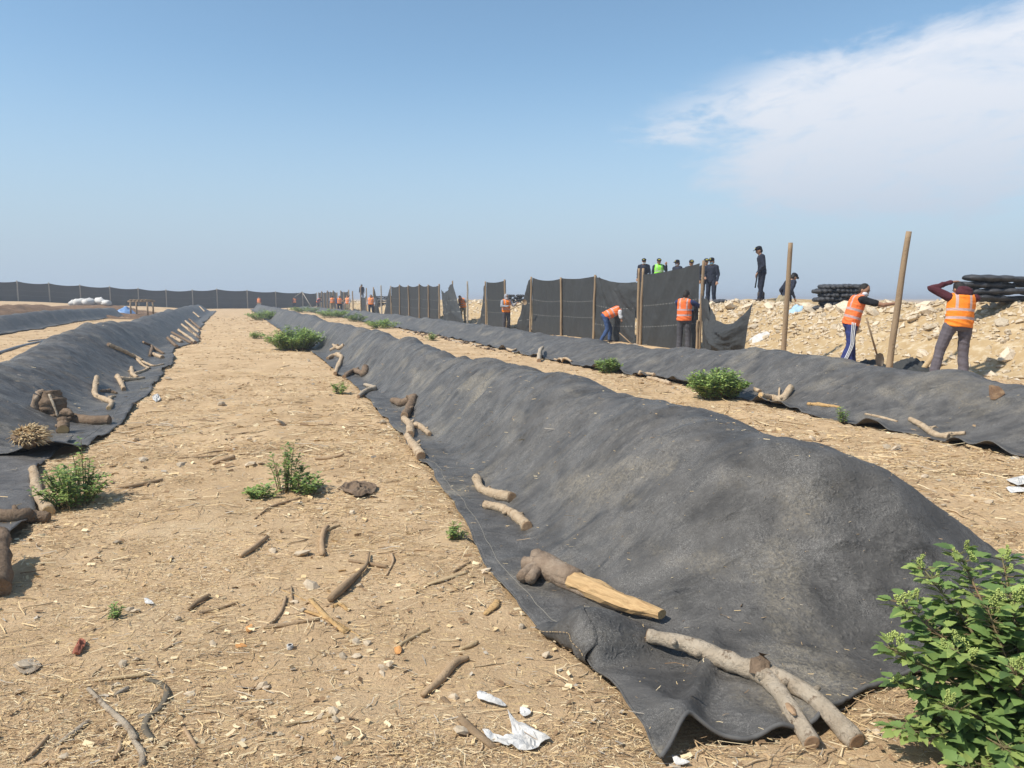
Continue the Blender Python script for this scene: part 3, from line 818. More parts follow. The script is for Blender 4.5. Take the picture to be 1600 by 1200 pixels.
# ------------------------------------------------------------------ logs, branches and sticks
SEED = [1000]
def nxt(): SEED[0] += 1; return SEED[0]
def px_r(px, p): return px / F_PX * p.y
def limb_path(pts, r0, k=5, lift=0.75):
    """photo points (px, py[, extra lift]) dropped on the terrain, as a path of limb centres"""
    out_ = []
    for q in pts:
        p = hit(q[0], q[1]); p.z += r0 * lift + (q[2] if len(q) > 2 else 0)
        out_.append(p)
    return spline(out_, k)
def log(name, label, cat, pts, rad_px, mat, cut=M_CUT, branches=(), rough=0.21, seg=12, group=None, ends=(True, True), lift=0.75, settle=True, stiff=False):
    p0 = hit(pts[0][0], pts[0][1]); pm = hit(pts[len(pts) // 2][0], pts[len(pts) // 2][1])
    rad = [max(px_r(r * 0.84, pm), 0.003) for r in (rad_px if hasattr(rad_px, '__len__') else [rad_px, rad_px])]
    path = limb_path(pts, sum(rad) / len(rad), 9, lift)
    if settle:      # a stiff limb rests on what is below it
        rr = np.interp(np.linspace(0, 1, len(path)), np.linspace(0, 1, len(rad)), rad)
        zz = Hs(np.array([p.x for p in path]), np.array([p.y for p in path]))
        for i, p in enumerate(path): p.z = max(p.z, zz[i] + 0.45 * rr[i])
    if stiff:
        n_ = len(path); rm = sum(rad) / len(rad)
        ln_ = [path[0].z + (path[-1].z - path[0].z) * i / (n_ - 1) for i in range(n_)]
        off = max(0.0, max(zz[i] + 0.4 * rm - ln_[i] for i in range(n_)) - 0.025)
        for i, p in enumerate(path): p.z = ln_[i] + off
    origin = Vector((pm.x, pm.y, pm.z))
    root = empty(name, origin, label, cat, group)
    if name == 'forked_log': root['end_xyz'] = tuple(path[-1])
    mb = MB(); tube(mb, path, rad, seg, True, rough, 0, nxt())
    bodies = [(path, rad)]
    for bp, br in branches:
        brad = [max(px_r(r * 0.84, pm), 0.003) for r in br]
        b = limb_path(bp, sum(brad) / len(brad), 5, lift)
        tube(mb, b, brad, seg, True, rough, 0, nxt()); bodies.append((b, brad))
    kr_ = random.Random(SEED[0])
    for pa, ra in bodies:
        if max(ra) < 0.02: continue
        for _ in range(2):
            i_ = kr_.randrange(2, max(3, len(pa) - 3)); i_ = min(i_, len(pa) - 2); r_ = float(np.interp(i_ / (len(pa) - 1), np.linspace(0, 1, len(ra)), ra))
            ax_ = (pa[i_ + 1] - pa[i_ - 1]).normalized(); sd_ = ax_.cross(Vector((kr_.uniform(-.6, .6), kr_.uniform(-.3, .3), 1))).normalized(); u_ = (Vector((0, 0, 1)) * kr_.uniform(.3, 1) + sd_ * kr_.choice((-1, 1))).normalized()
            e_ = pa[i_] + u_ * r_ * kr_.uniform(1.2, 1.9) + ax_ * r_ * kr_.uniform(-.6, .6)
            tube(mb, [pa[i_], pa[i_].lerp(e_, .6), e_], [r_ * .6, r_ * .42, r_ * .28], 7, True, 0.2, 0, nxt())
    child_abs(mb.build('trunk', mat), root)
    for bi, (pa, ra) in enumerate(bodies):
        for e, (i, j) in enumerate(((0, 1), (-1, -2))):
            if bi > 0 and e == 0: continue
            if not ends[e] : continue
            d = (pa[i] - pa[j]).normalized()
            cm = MB(); tube(cm, [pa[i] + d * 0.001, pa[i] + d * 0.0035], [ra[i] * 0.95, ra[i] * 0.82], seg, True, 0.04, 0, nxt())
            child_abs(cm.build('cut_end', cut, smooth=False), root)
    return root
# cracked bark: dark splits and fine relief on every bark material
for bm_ in (M_BARK, M_BARK_PALE, M_BARK_GREY, M_POLE, M_WOOD):
    t = bm_.node_tree; N = t.nodes; L = t.links; b = N['Principled BSDF']; src = b.inputs['Base Color'].links[0].from_socket
    tcn = N.new('ShaderNodeTexCoord')
    n1_ = N.new('ShaderNodeTexNoise'); n1_.noise_type = 'RIDGED_MULTIFRACTAL'; n1_.inputs['Scale'].default_value = 16 if bm_ is not M_WOOD else 30; n1_.inputs['Detail'].default_value = 5; n1_.inputs['Distortion'].default_value = 1.2
    L.new(tcn.outputs['Object'], n1_.inputs['Vector'])
    q = N.new('ShaderNodeMapRange'); L.new(n1_.outputs['Fac'], q.inputs[0]); q.inputs[1].default_value = 1.3; q.inputs[2].default_value = 2.3; q.inputs[4].default_value = 0.75
    mx = N.new('ShaderNodeMix'); mx.data_type = 'RGBA'; L.new(q.outputs[0], mx.inputs[0]); L.new(src, mx.inputs[6]); mx.inputs[7].default_value = (0.11, 0.075, 0.05, 1) if bm_ is not M_WOOD else (0.30, 0.17, 0.07, 1)
    L.new(mx.outputs[2], b.inputs['Base Color'])
    old = b.inputs['Normal'].links[0].from_node
    bp_n = N.new('ShaderNodeBump'); bp_n.invert = True; bp_n.inputs['Strength'].default_value = 0.8; bp_n.inputs['Distance'].default_value = 0.012
    L.new(n1_.outputs['Fac'], bp_n.inputs['Height']); L.new(old.outputs[0], bp_n.inputs['Normal']); L.new(bp_n.outputs[0], b.inputs['Normal'])
# --- on the long foreground mound
log('branch_log', 'pale wavy branch lying highest of two short ones on the foreground tarp', 'log', [(744, 752), (752, 769), (772, 777), (800, 783)], [9, 8, 9, 10], M_BARK_PALE)
log('branch_log', 'pale bowed short log with a reddish cut end on the foreground tarp', 'log', [(757, 794), (785, 800), (808, 813), (824, 829)], [9, 9, 10, 11], M_BARK_PALE, M_CUT)
# split log with a flared root end
pp = [hit(845, 897), hit(900, 922), hit(960, 950), hit(1034, 976)]
root = empty('split_log', pp[0], 'golden split log with a flared grey root end on the foreground tarp', 'log')
rr = [px_r(q, pp[1]) for q in (26, 22, 19, 17, 11)]
cen = [p + Vector((0, 0, rr[1] * 0.7)) for p in pp]
path = spline(cen, 6)
cut_i = 6
mb = MB(); tube(mb, path[:cut_i + 1], [px_r(23, pp[1]), px_r(20, pp[1]), px_r(20, pp[1])], 14, True, 0.12, 0, 3)
for kx, ky, kr in ((838, 878, 13), (818, 893, 14), (814, 914, 12), (828, 918, 11), (848, 882, 11)):
    e_ = hit(kx, ky); e_.z += px_r(14, pp[1])
    tube(mb, spline([path[2], path[0].lerp(e_, 0.3), e_], 4), [px_r(18, pp[1]), px_r(17, pp[1]), px_r(kr, pp[1]), px_r(kr * 0.85, pp[1])], 10, True, 0.2, 0, nxt())
M_ROOT = material('brown_grey_bark', (0.36, 0.27, 0.19), (0.22, 0.155, 0.105), 14, 0.9, 1.0, 45, (0.47, 0.38, 0.28), 9)
child_abs(mb.build('root_end', M_ROOT), root)
M_SPLIT = material('split_grain_wood', (0.55, 0.37, 0.18), (0.42, 0.26, 0.12), 1.0, 0.8, 0, 1, (0.30, 0.17, 0.075), 1.6, (0.55, 0.72))
_ax = (path[-1] - path[cut_i]).normalized()
for nd in list(M_SPLIT.node_tree.nodes):
    if nd.type == 'TEX_NOISE':
        mp_ = M_SPLIT.node_tree.nodes.new('ShaderNodeMapping'); mp_.vector_type = 'TEXTURE'
        mp_.inputs['Rotation'].default_value = _ax.to_track_quat('X', 'Z').to_euler(); mp_.inputs['Scale'].default_value = (0.16, 0.012, 0.012)
        src_ = nd.inputs['Vector'].links[0].from_socket; M_SPLIT.node_tree.links.new(src_, mp_.inputs['Vector']); M_SPLIT.node_tree.links.new(mp_.outputs[0], nd.inputs['Vector'])
bpn = M_SPLIT.node_tree.nodes.new('ShaderNodeBump'); bpn.inputs['Strength'].default_value = 0.8; bpn.inputs['Distance'].default_value = 0.01
M_SPLIT.node_tree.links.new([nd for nd in M_SPLIT.node_tree.nodes if nd.type == 'TEX_NOISE'][0].outputs['Fac'], bpn.inputs['Height']); M_SPLIT.node_tree.links.new(bpn.outputs[0], M_SPLIT.node_tree.nodes['Principled BSDF'].inputs['Normal'])
for q, (da, ln_, rr_) in enumerate(((-0.6, 9, 9), (-1.1, 14, 8), (-0.1, 4, 9), (0.5, 3, 10))):
    sv = _ax.cross(Vector((0, 0, 1))).normalized(); uv_ = sv.cross(_ax)
    pts_ = [path[min(cut_i - 2 + k, len(path) - 1)] + (sv * math.cos(da) + uv_ * math.sin(da)) * px_r(14 - k * 0.35, pp[1]) for k in range(ln_)]
    mb = MB(); tube(mb, pts_, [px_r(rr_, pp[1]), px_r(rr_ * .8, pp[1]), px_r(1.5, pp[1])], 7, True, 0.2, 0, nxt())
    child_abs(mb.build('bark_strip', M_ROOT), root)
mb = MB(); tube(mb, path[cut_i:], [px_r(20, pp[1]), px_r(19, pp[1]), px_r(16, pp[1]), px_r(10, pp[1])], 9, True, 0.2, 0, 5, flat=0.7)
child_abs(mb.build('split_face', M_SPLIT, smooth=False), root)
# forked log at the front hem
fk = hit(1190, 1056)
log('forked_log', 'grey forked log with two prongs resting on the front tarp hem', 'log', [(1012, 1003), (1075, 1028), (1135, 1050), (1195, 1064)], [15, 18, 19, 21], M_BARK_GREY, M_CUT,
    branches=[([(1190, 1060), (1222, 1098), (1268, 1172)], [19, 17, 14]), ([(1195, 1058), (1262, 1095), (1338, 1170)], [17, 16, 16])], rough=0.17, ends=(True, True), seg=14, stiff=True)
fr_ = bpy.data.objects['forked_log']; k_ = Vector(fr_['end_xyz']); del fr_['end_xyz']
nm = MB(); tube(nm, [k_ + Vector((-0.02, 0.0, 0.0)), k_ + Vector((-0.012, 0.02, 0.05)), k_ + Vector((-0.005, 0.03, 0.075))], [0.05, 0.042, 0.02], 11, True, 0.25, 0, 77)
child_abs(nm.build('broken_knot', M_BARK, smooth=False), fr_)
for (ax0, ay0), (ax1, ay1) in (((1232, 1118), (1243, 1136)), ((1290, 1120), (1302, 1136))):
    a_, b_ = hit(ax0, ay0), hit(ax1, ay1); up3 = Vector((-0.01, -0.012, px_r(24, a_)))
    nm = MB(); tube(nm, [a_ + up3, a_.lerp(b_, .5) + up3 * 1.02, b_ + up3], [0.008, 0.016, 0.008], 8, True, 0.15, 0, nxt(), 0.5)
    child_abs(nm.build('bark_scar', M_CUT, smooth=False), fr_)
# cluster half way up the left hem
log('elbow_stump', 'brown elbow-shaped stump leaning on the foreground mound above a pale log', 'log', [(614, 630), (630, 634), (645, 627), (640, 642), (632, 655)], [6, 8, 9, 8, 7], M_BARK, M_CUT)
log('branch_log', 'knobbly pale branch with a side spur below the brown elbow stump', 'log', [(631, 658), (640, 668), (641, 684)], [6, 7, 8], M_BARK_PALE, branches=[([(650, 668), (660, 672), (671, 682)], [8, 5, 4])])
log('branch_log', 'straight pale log lowest of the cluster beside the tarp seam', 'log', [(637, 686), (646, 701), (658, 718)], [7, 8, 9], M_BARK_PALE, M_CUT)
log('branch_log', 'whitish crooked branch beside the tarp edge above the small weed', 'log', [(560, 622), (572, 613), (585, 609), (570, 603)], [3, 5, 5, 3], M_BARK_GREY)
log('branch_log', 'brown arched root piece on the tarp edge beyond the whitish branch', 'log', [(538, 592), (553, 582), (568, 588), (571, 578)], [4, 5, 6, 7], M_BARK, M_CUT)
log('branch_log', 'pale bent branch at the tarp edge nearest the leafy green bush', 'log', [(512, 562), (523, 557), (533, 560), (529, 573), (524, 586)], [3, 4, 4, 4, 3], M_BARK_PALE, branches=[([(520, 540), (530, 546), (537, 541)], [2, 4, 4])])
log('branch_log', 'tiny tan cut branch lying on the tarp just right of the green bush', 'log', [(517, 549), (528, 543)], [3, 4], M_BARK_PALE)
# --- left mound
b0 = hit(80, 648)
root = empty('tree_stump', b0, 'dark hollow upright stump standing on the left tarp mound', 'stump')
mb = MB(); tube(mb, spline([b0 + Vector((0.03, 0.02, -0.04)), b0 + Vector((0.02, 0.02, 0.08)), b0 + Vector((0.0, 0.03, 0.20)), b0 + Vector((-0.01, 0.04, 0.31))], 5), [0.19, 0.15, 0.125, 0.105], 18, True, 0.30, 0, 11)
child_abs(mb.build('trunk', M_BARK), root)
mb = MB(); tube(mb, spline([b0 + Vector((-0.15, -0.06, -0.03)), b0 + Vector((-0.145, -0.07, 0.10)), b0 + Vector((-0.12, -0.04, 0.25)), b0 + Vector((-0.06, -0.02, 0.32))], 5), [0.075, 0.06, 0.055, 0.03], 12, True, 0.25, 0, 12)
child_abs(mb.build('buttress', M_ROOT), root)
mb = MB(); tube(mb, spline([b0 + Vector((0.14, -0.05, -0.03)), b0 + Vector((0.24, -0.08, 0.04)), b0 + Vector((0.34, -0.12, 0.02))], 5), [0.09, 0.06, 0.025], 10, True, 0.3, 0, 14)
child_abs(mb.build('side_root', M_BARK), root)
mb = MB(); tube(mb, spline([b0 + Vector((0.03, -0.06, 0.27)), b0 + Vector((0.12, -0.12, 0.12)), b0 + Vector((0.17, -0.14, -0.01))], 5), [0.018, 0.016, 0.012], 7, True, 0.12, 0, 13)
child_abs(mb.build('side_root', M_BARK_GREY), root)
log('branch_log', 'dark weathered log held in the rolled tarp corner', 'log', [(85, 650), (120, 660), (150, 663), (172, 663)], [8, 10, 10, 9], M_BARK, M_BARK, rough=0.12)
log('cut_stub', 'stubby log with a bright round cut face beside the fibrous root ball', 'log', [(99, 678), (99, 676, 0.05), (100, 675, 0.10)], [10, 10, 10], M_BARK, M_CUT_LIGHT, settle=False)
log('branch_log', 'tan elbow branch with a rounded upright end in the middle of the left tarp', 'log', [(152, 600, 0.09), (149, 614, 0.04), (150, 621), (165, 627), (175, 632), (170, 641)], [5, 5, 5, 5, 4, 4], M_BARK_PALE, M_CUT_LIGHT, branches=[([(168, 628), (175, 622), (180, 621)], [4, 3, 2])])
log('branch_log', 'dark twiggy root just behind the tan elbow branch', 'log', [(158, 613), (170, 613), (183, 616)], [3, 4, 2], M_BARK)
log('branch_log', 'brown two-armed branch pointing right on the left tarp', 'log', [(184, 591), (190, 602), (194, 611)], [5, 4, 4], M_BARK_PALE, branches=[([(188, 594), (205, 595), (226, 592)], [5, 4, 2])])
log('branch_log', 'small hooked branch above the two-armed one on the left tarp', 'log', [(206, 577), (207, 586), (215, 592)], [4, 4, 3], M_BARK_PALE, branches=[([(209, 586), (222, 582), (234, 576)], [3, 3, 2])])
log('branch_log', 'long straight tan pole with a dark knob end lying down the left tarp', 'log', [(169, 541), (190, 550), (208, 559), (222, 566)], [4, 4, 4, 4], M_BARK_PALE, M_BARK, branches=[([(213, 562), (225, 573), (234, 577)], [3, 2, 2]), ([(222, 566), (240, 573), (256, 570)], [3, 2, 1.5])])
log('branch_log', 'thin brown branch crossing a short upright twig higher on the left tarp', 'log', [(224, 536), (238, 543), (256, 554)], [2, 3, 2], M_BARK, branches=[([(238, 543), (234, 558)], [3, 2])])
log('branch_log', 'short thick tan chunk under the thin brown branch', 'log', [(240, 556), (254, 561)], [4, 4], M_BARK_PALE)
for k, (a, b_, r_) in enumerate([((262, 530), (276, 543), 3), ((268, 527), (284, 536), 3), ((279, 517), (305, 536), 2.5), ((269, 521), (300, 538), 2.5), ((284, 508), (308, 527), 2), ((290, 503), (311, 521), 2), ((296, 500), (313, 515), 2), ((302, 489), (312, 497), 1.6), ((312, 480), (320, 488), 1.4), ((292, 512), (312, 530), 2)]):
    log('short_pole', ['nearest', 'second nearest', 'fifth nearest', 'fourth nearest', 'seventh nearest', 'eighth nearest', 'third farthest', 'second farthest', 'farthest', 'sixth nearest'][k] + ' of the short poles pinning down the far edge of the left tarp', 'pole', [a, ((a[0] + b_[0]) / 2, (a[1] + b_[1]) / 2), b_], r_, M_BARK_PALE if k % 3 else M_BARK, group='poles pinning the left tarp', seg=7)
log('branch_log', 'thick yellowish log standing on end left of the leafy weed', 'log', [(52, 738), (55, 757), (61, 778), (76, 806)], [9, 9, 10, 11], M_BARK_PALE, M_CUT_LIGHT)
log('branch_log', 'dark rotten log poking in from the left edge', 'log', [(-30, 812), (20, 814), (55, 815), (77, 816)], [14, 13, 12, 10], M_BARK, M_BARK, rough=0.16)
log('tree_stump', 'dark stump cut off by the left edge of the picture', 'stump', [(-6, 935), (-2, 905, 0.08), (4, 880, 0.14)], [26, 22, 16], M_BARK, M_BARK, rough=0.14)
# fibrous root ball
c_ = hit(45, 700)
root = empty('root_ball', c_, 'shaggy fibrous root ball of straw-coloured strands on the left tarp', 'root ball')
mb = MB(); ellipsoid(mb, c_ + Vector((0, 0, 0.10)), (0.14, 0.12, 0.09), 14, 9)
mb.v = [tuple(Vector(v) + Vector((RNG.uniform(-.02, .02), RNG.uniform(-.02, .02), RNG.uniform(-.02, .02)))) for v in mb.v]
child_abs(mb.build('core', M_BARK), root)
mb = MB()
for i in range(620):
    th, ph = RNG.uniform(0, 6.28), RNG.uniform(0.0, 2.0)
    d_ = Vector((math.cos(th) * math.sin(ph), math.sin(th) * math.sin(ph), math.cos(ph)))
    a = c_ + Vector((0, 0, 0.10)) + Vector((d_.x * .13, d_.y * .11, d_.z * .085))
    e_ = a + d_ * RNG.uniform(0.02, 0.07) + Vector((RNG.uniform(0, .09), RNG.uniform(-.05, .03), RNG.uniform(-.02, .02)))
    tube(mb, [a, (a + e_) / 2 + Vector((0, 0, .012)), e_], [0.005, 0.004, 0.002], 4, True, 0, int(RNG.integers(3)))
tag(child_abs(mb.build('root_fibres', [STRAW[0], STRAW[2], STRAW[1]]), root), kind='stuff')
# --- right mound
log('branch_log', 'brown crooked log with an upright stub in the fold of the right tarp', 'log', [(1188, 622), (1205, 625), (1222, 627), (1236, 614, 0.06)], [5, 6, 7, 6], M_BARK_PALE, M_CUT_LIGHT, branches=[([(1217, 624), (1218, 612, 0.05)], [2, 2])])
log('branch_log', 'small round log end beside the crooked log on the right tarp', 'log', [(1180, 611), (1187, 614)], [4, 4], M_BARK_PALE)
log('branch_log', 'pale straight stick lying where the right tarp hem lifts', 'log', [(1262, 633), (1285, 635), (1312, 638)], [3, 4, 2], M_WOOD)
log('branch_log', 'forked tan branch low on the near end of the right tarp', 'log', [(1422, 658), (1440, 668), (1460, 682), (1482, 686)], [5, 6, 6, 6], M_BARK_PALE, branches=[([(1470, 684), (1490, 681), (1508, 680)], [5, 5, 4]), ([(1447, 672), (1462, 668)], [4, 2])])
log('branch_log', 'thin pale root trailing down the near hem of the right tarp', 'log', [(1352, 648), (1375, 653), (1402, 660)], [2, 2.5, 2], M_BARK_PALE)
log('branch_log', 'curved tan stick at the foot of the right tarp near the picture edge', 'log', [(1510, 697), (1528, 703), (1538, 710)], [2, 3, 3], M_STICK_PALE)
log('branch_log', 'short tan log behind the small round weed on the right tarp', 'log', [(999, 587), (1012, 586), (1022, 588)], [3, 3, 3], M_BARK_PALE)
log('branch_log', 'longer tan stick sloping down beside the short tan log', 'log', [(1012, 592), (1030, 596), (1047, 601)], [3, 4, 3], M_BARK_PALE)
log('tree_stump', 'small pale stump propping up the right tarp hem', 'stump', [(842, 566), (844, 556, 0.10), (848, 552, 0.12)], [4, 4, 3], M_BARK_GREY)
log('branch_log', 'long thin stick lying on the right tarp beyond the small stump', 'log', [(866, 562), (880, 566), (893, 566)], [1.6, 2, 2], M_BARK_PALE)
log('branch_log', 'forked stick lying on the right tarp below the leaning worker', 'log', [(792, 546), (800, 549), (806, 547)], [2, 2.4, 2], M_BARK_PALE)
for k in range(26):
    x_ = 625 + k * 5.4; y_ = 516 + k * 1.18 + RNG.uniform(-2.5, 2.5)
    L_ = RNG.uniform(4, 13)
    log('driftwood_piece', 'weathered branch piece in the line of debris along the far right tarp hem', 'branch', [(x_, y_), (x_ + L_ / 2, y_ + RNG.uniform(-1.5, 1.5)), (x_ + L_, y_ + RNG.uniform(-2, 3))], RNG.uniform(0.9, 2.0), random.choice([M_BARK, M_BARK_GREY, M_BARK_PALE]), group='debris along the right tarp hem', seg=6, ends=(False, False))

# --- loose sticks on the path, each with its own look
def stick(label, pts, rpx, mat=M_STICK, flat=1.0, name='stick', rough=0.1):
    pm = hit(*pts[len(pts) // 2])
    rad = [max(px_r(r * 0.8, pm), 0.002) for r in (rpx if hasattr(rpx, '__len__') else [rpx, rpx])]
    path = limb_path(pts, max(rad) * flat, 5, 0.8)
    mb = MB(); tube(mb, path, rad, 7, True, rough, 0, nxt(), flat)
    return tag(mb.build(name, mat, origin=pm), label, 'stick')
stick('thick round stick lying alone in the middle of the path', [(376, 872), (395, 860), (417, 842)], [5, 6, 5])
stick('crooked stubby grey stick right of the thick round one', [(504, 870), (503, 850), (507, 832), (513, 826)], [6, 5, 6, 4])
stick('pale twig continuing upward from the crooked stubby stick', [(511, 830), (522, 825), (531, 822)], [3, 3, 2], M_STICK_PALE)
stick('broad dark driftwood stick tapering to a bent tip', [(516, 942), (535, 925), (556, 905), (572, 888), (577, 868)], [7, 9, 6, 4, 2])
stick('straight brown stick crossing the bent driftwood tip', [(545, 878), (575, 883), (605, 888)], [3, 4, 4])
stick('curved brown twig hooking around the straight brown stick', [(612, 868), (614, 880), (604, 900)], [3, 3, 2])
stick('long thin twig running right toward the tarp edge', [(612, 866), (645, 860), (700, 864)], [2, 2, 1.5])
stick('short thick stick with a dark cut end left of the straw', [(295, 955), (310, 944), (327, 934)], [4, 6, 5])
stick('slender stick lying below the short thick cut one', [(310, 960), (335, 955), (372, 943)], [4, 4, 2])
stick('dark curved twig beside the heap of splinters', [(422, 978), (438, 960), (447, 935)], [4, 4, 3])
stick('flat brown stick lying below the splinter heap', [(412, 982), (440, 980), (500, 970)], [5, 5, 3])
for i, (pts, r_) in enumerate([([(440, 922), (470, 935), (500, 955)], 2), ([(485, 938), (510, 965), (540, 990)], 6), ([(475, 955), (510, 967), (545, 988)], 5), ([(520, 950), (530, 945), (545, 955)], 5), ([(500, 962), (530, 975), (565, 998)], 3)]):
    stick(['thin pale stalk reaching left out of the splinter heap', 'thickest golden stalk in the splinter heap', 'second golden stalk lying under the thickest one in the splinter heap', 'short golden chip at the top right of the splinter heap', 'thin golden stalk reaching right out of the splinter heap'][i], pts, r_, M_WOOD, 0.5, name='splinter')['group'] = 'heap of golden splinters'
stick('straight brown stick pointing at the small orange scrap', [(622, 1012), (645, 998), (670, 985)], [4, 4, 4], M_STICK_PALE)
stick('large dark stick lying aslant in the lower middle of the path', [(660, 1092), (690, 1066), (712, 1040), (732, 1033)], [5, 9, 9, 4])
stick('long brown splintered plank lying left of the white plastic scraps', [(692, 1092), (725, 1130), (772, 1170)], [6, 11, 9], M_STICK, 0.4, rough=0.2)
stick('thin reddish-brown stick in the lower middle of the bare sand', [(445, 1135), (480, 1128), (520, 1120)], [2, 4, 4], M_STICK_PALE)
stick('pale banded stick lying diagonally at the lower left', [(138, 1080), (165, 1108), (195, 1135), (212, 1160)], [5, 6, 7, 7], M_BARK_GREY)
stick('pale stick running off the bottom edge below the banded stick', [(208, 1160), (222, 1180), (222, 1200)], [5, 7, 7], M_BARK_GREY)
stick('weathered grey board end left of the banded stick', [(88, 1168), (112, 1148), (138, 1128)], [5, 7, 6], M_BARK_GREY, 0.5)
stick('dark forked twig in the lower left corner', [(38, 1190), (55, 1175), (75, 1153)], [4, 5, 4])
stick('reddish stick lying flat on the bottom left edge', [(42, 1197), (65, 1194), (90, 1194)], [4, 5, 4], M_STICK)
stick('flat pale board piece at the bottom edge beside the strap', [(236, 1185), (252, 1168), (268, 1155)], [8, 10, 9], M_STICK_PALE, 0.35)
stick('brown round peg right of the pale board piece', [(288, 1140), (298, 1158), (306, 1172)], [4, 5, 5])
stick('short brown bark strip lying near the bottom left', [(176, 1190), (186, 1175), (188, 1162)], [3, 5, 4])
stick('pale thin stick above the black strap', [(148, 1066), (185, 1061), (230, 1056)], [3, 4, 4], M_STICK_PALE)
stick('short grey peg inside the curve of the strap', [(180, 1089), (190, 1083), (200, 1078)], [4, 5, 5], M_BARK_GREY)
stick('thin long stick at the left beside the leafy weed', [(185, 764), (215, 760), (254, 752)], [3, 4, 3])
stick('thin straight twig high on the path near the pale stone', [(278, 717), (320, 715), (356, 711)], [2, 2, 2])
stick('stubby stick lying beside the white stones high on the path', [(332, 727), (350, 721), (366, 717)], [4, 5, 5])
stick('long curved twig below the tall weed', [(398, 812), (425, 793), (470, 780)], [2, 3, 3])
stick('dry stick lying to the right of the tall weed', [(492, 719), (515, 718), (538, 712)], [2, 4, 2])
stick('pale chunky wood chip lying against the tarp edge', [(758, 962), (772, 950), (778, 940)], [5, 10, 6], M_WOOD, 0.4)
stick('pair of pale flat slats lying near the tarp edge', [(668, 915), (700, 905), (730, 895)], [4, 8, 6], M_STICK_PALE, 0.4)
stick('thin twig leaning on the tarp edge above the pale slats', [(707, 896), (720, 888), (735, 880)], [2, 3, 2])
stick('dark thin stick beyond the splinter heap', [(455, 918), (456, 932), (458, 945)], [2, 2, 1.5])
stick('short brown peg at the right of the bare sand patch', [(718, 1018), (735, 1012), (746, 1006)], [4, 5, 4], M_STICK_PALE)
# strap and ring
def ribbon(name, label, cat, pts, rpx, mat, flat=0.4, hf=None):
    pm = (hf or hit)(*pts[len(pts) // 2]); r = px_r(rpx, pm)
    path = limb_path(pts, r, 8, 0.5) if hf is None else spline([hf(*q) + Vector((0, 0, r * .5)) for q in pts], 8)
    mb = MB(); tube(mb, path, r, 7, True, 0.02, 0, 1, flat)
    return tag(mb.build(name, mat, origin=pm), label, cat)
ribbon('rubber_strap', 'dusty black rubber strap curling like a snake at the lower left', 'strap', [(230, 1063), (250, 1070), (261, 1083), (250, 1108), (232, 1122), (226, 1140), (238, 1158)], 5.5, M_RUBBER)
ribbon('plastic_ring', 'thin pale plastic ring lying beside the curled strap', 'ring', [(246, 1128), (244, 1122), (249, 1119), (257, 1119), (259, 1125), (256, 1129)], 1.4, M_BARK_GREY, 1)
ribbon('hose', 'grey hose lying beyond the left tarp mound', 'hose', [(-5, 554), (30, 543), (60, 536), (82, 533)], 2.2, M_CABLE, 1, hit_ground)
ribbon('hose', 'thin dark hose curving just above the longer grey hose', 'hose', [(44, 534), (60, 532), (85, 531)], 1.2, M_CABLE, 1, hit_ground)
# generic small twigs
TW = []
for i in range(6):
    mb = MB()
    L_ = 1.0
    pts = [Vector((-0.5, 0, 0)), Vector((-0.15, random.uniform(-.12, .12), random.uniform(0, .05))), Vector((0.2, random.uniform(-.12, .12), 0.02)), Vector((0.5, random.uniform(-.05, .05), 0))]
    tube(mb, spline(pts, 3), [0.022, 0.03, 0.022, 0.012], 5, True, 0.15, 0, nxt())
    TW.append(mb.mesh('twig', M_TWIG if i % 2 else M_TWIG_PALE))
k = 0
while k < 230:
    rr_ = 2.2 * (20 / 2.2) ** RNG.random(); th = RNG.uniform(-0.62, 0.62)
    x, y = rr_ * math.sin(th), rr_ * math.cos(th)
    if any(float(M.z(np.array([x]), np.array([y]))[0]) > -5 for M in MOUNDS) or SN(x, y)[1] > 7.2: continue
    o = link('twig', TW[k % 6])
    L_ = RNG.uniform(0.06, 0.20) * min(max(rr_ / 5, 0.8), 2.0)
    o.location = (x, y, float(GM(np.array([x]), np.array([y]))[0]) + 0.02 * L_)
    o.rotation_euler = (0, RNG.uniform(-.05, .05), RNG.uniform(0, 6.28)); o.scale = (L_, L_, L_ * RNG.uniform(0.7, 1.1))
    tag(o, 'small dry twig lying loose among the straw on the path', 'twig', 'small loose twigs on the paths'); k += 1
# stones lying on the path
for lab, px, py, r_ in [('large flat pale stone in the upper part of the path', 440, 664, 11), ('round white stone beside the tall weed', 391, 728, 10), ('small white stone at the left of the tall weed', 408, 726, 6),
                        ('white lump of plaster in the bottom left corner', 102, 1186, 11), ('angular beige stone left of the thick round stick', 183, 850, 8), ('grey stone on its own at the right of the thick stick', 356, 893, 6),
                        ('rough brown dung-like clod beside the thick round stick', 472, 868, 14), ('grey-brown clod beside the splinter heap', 487, 920, 14), ('grey stone beside the splintered plank', 722, 1146, 18), ('white round pebble below the splintered plank', 735, 1160, 5),
                        ('flat grey stone at the left of the path', 40, 1044, 16), ('dark grey clod beside the tall weed', 500, 797, 7), ('pale stone at the far right of the right-hand path', 1400, 702, 10), ('whitish stone lying on the right-hand path below the tarp hem', 1385, 700, 7),
                        ('grey rounded pebble in the lower left sand', 192, 1040, 9), ('round white pebble on the lower middle sand', 466, 1152, 7), ('small grey tube-shaped pebble on the right of the strap', 269, 1051, 6)]:
    p = hit(px, py); r = px_r(r_, p)
    o = place_stone('loose_stone', p.x, p.y, r, None, 0.2, p.z); o.scale.z *= 0.7
    tag(o, lab, 'stone')
k = 0
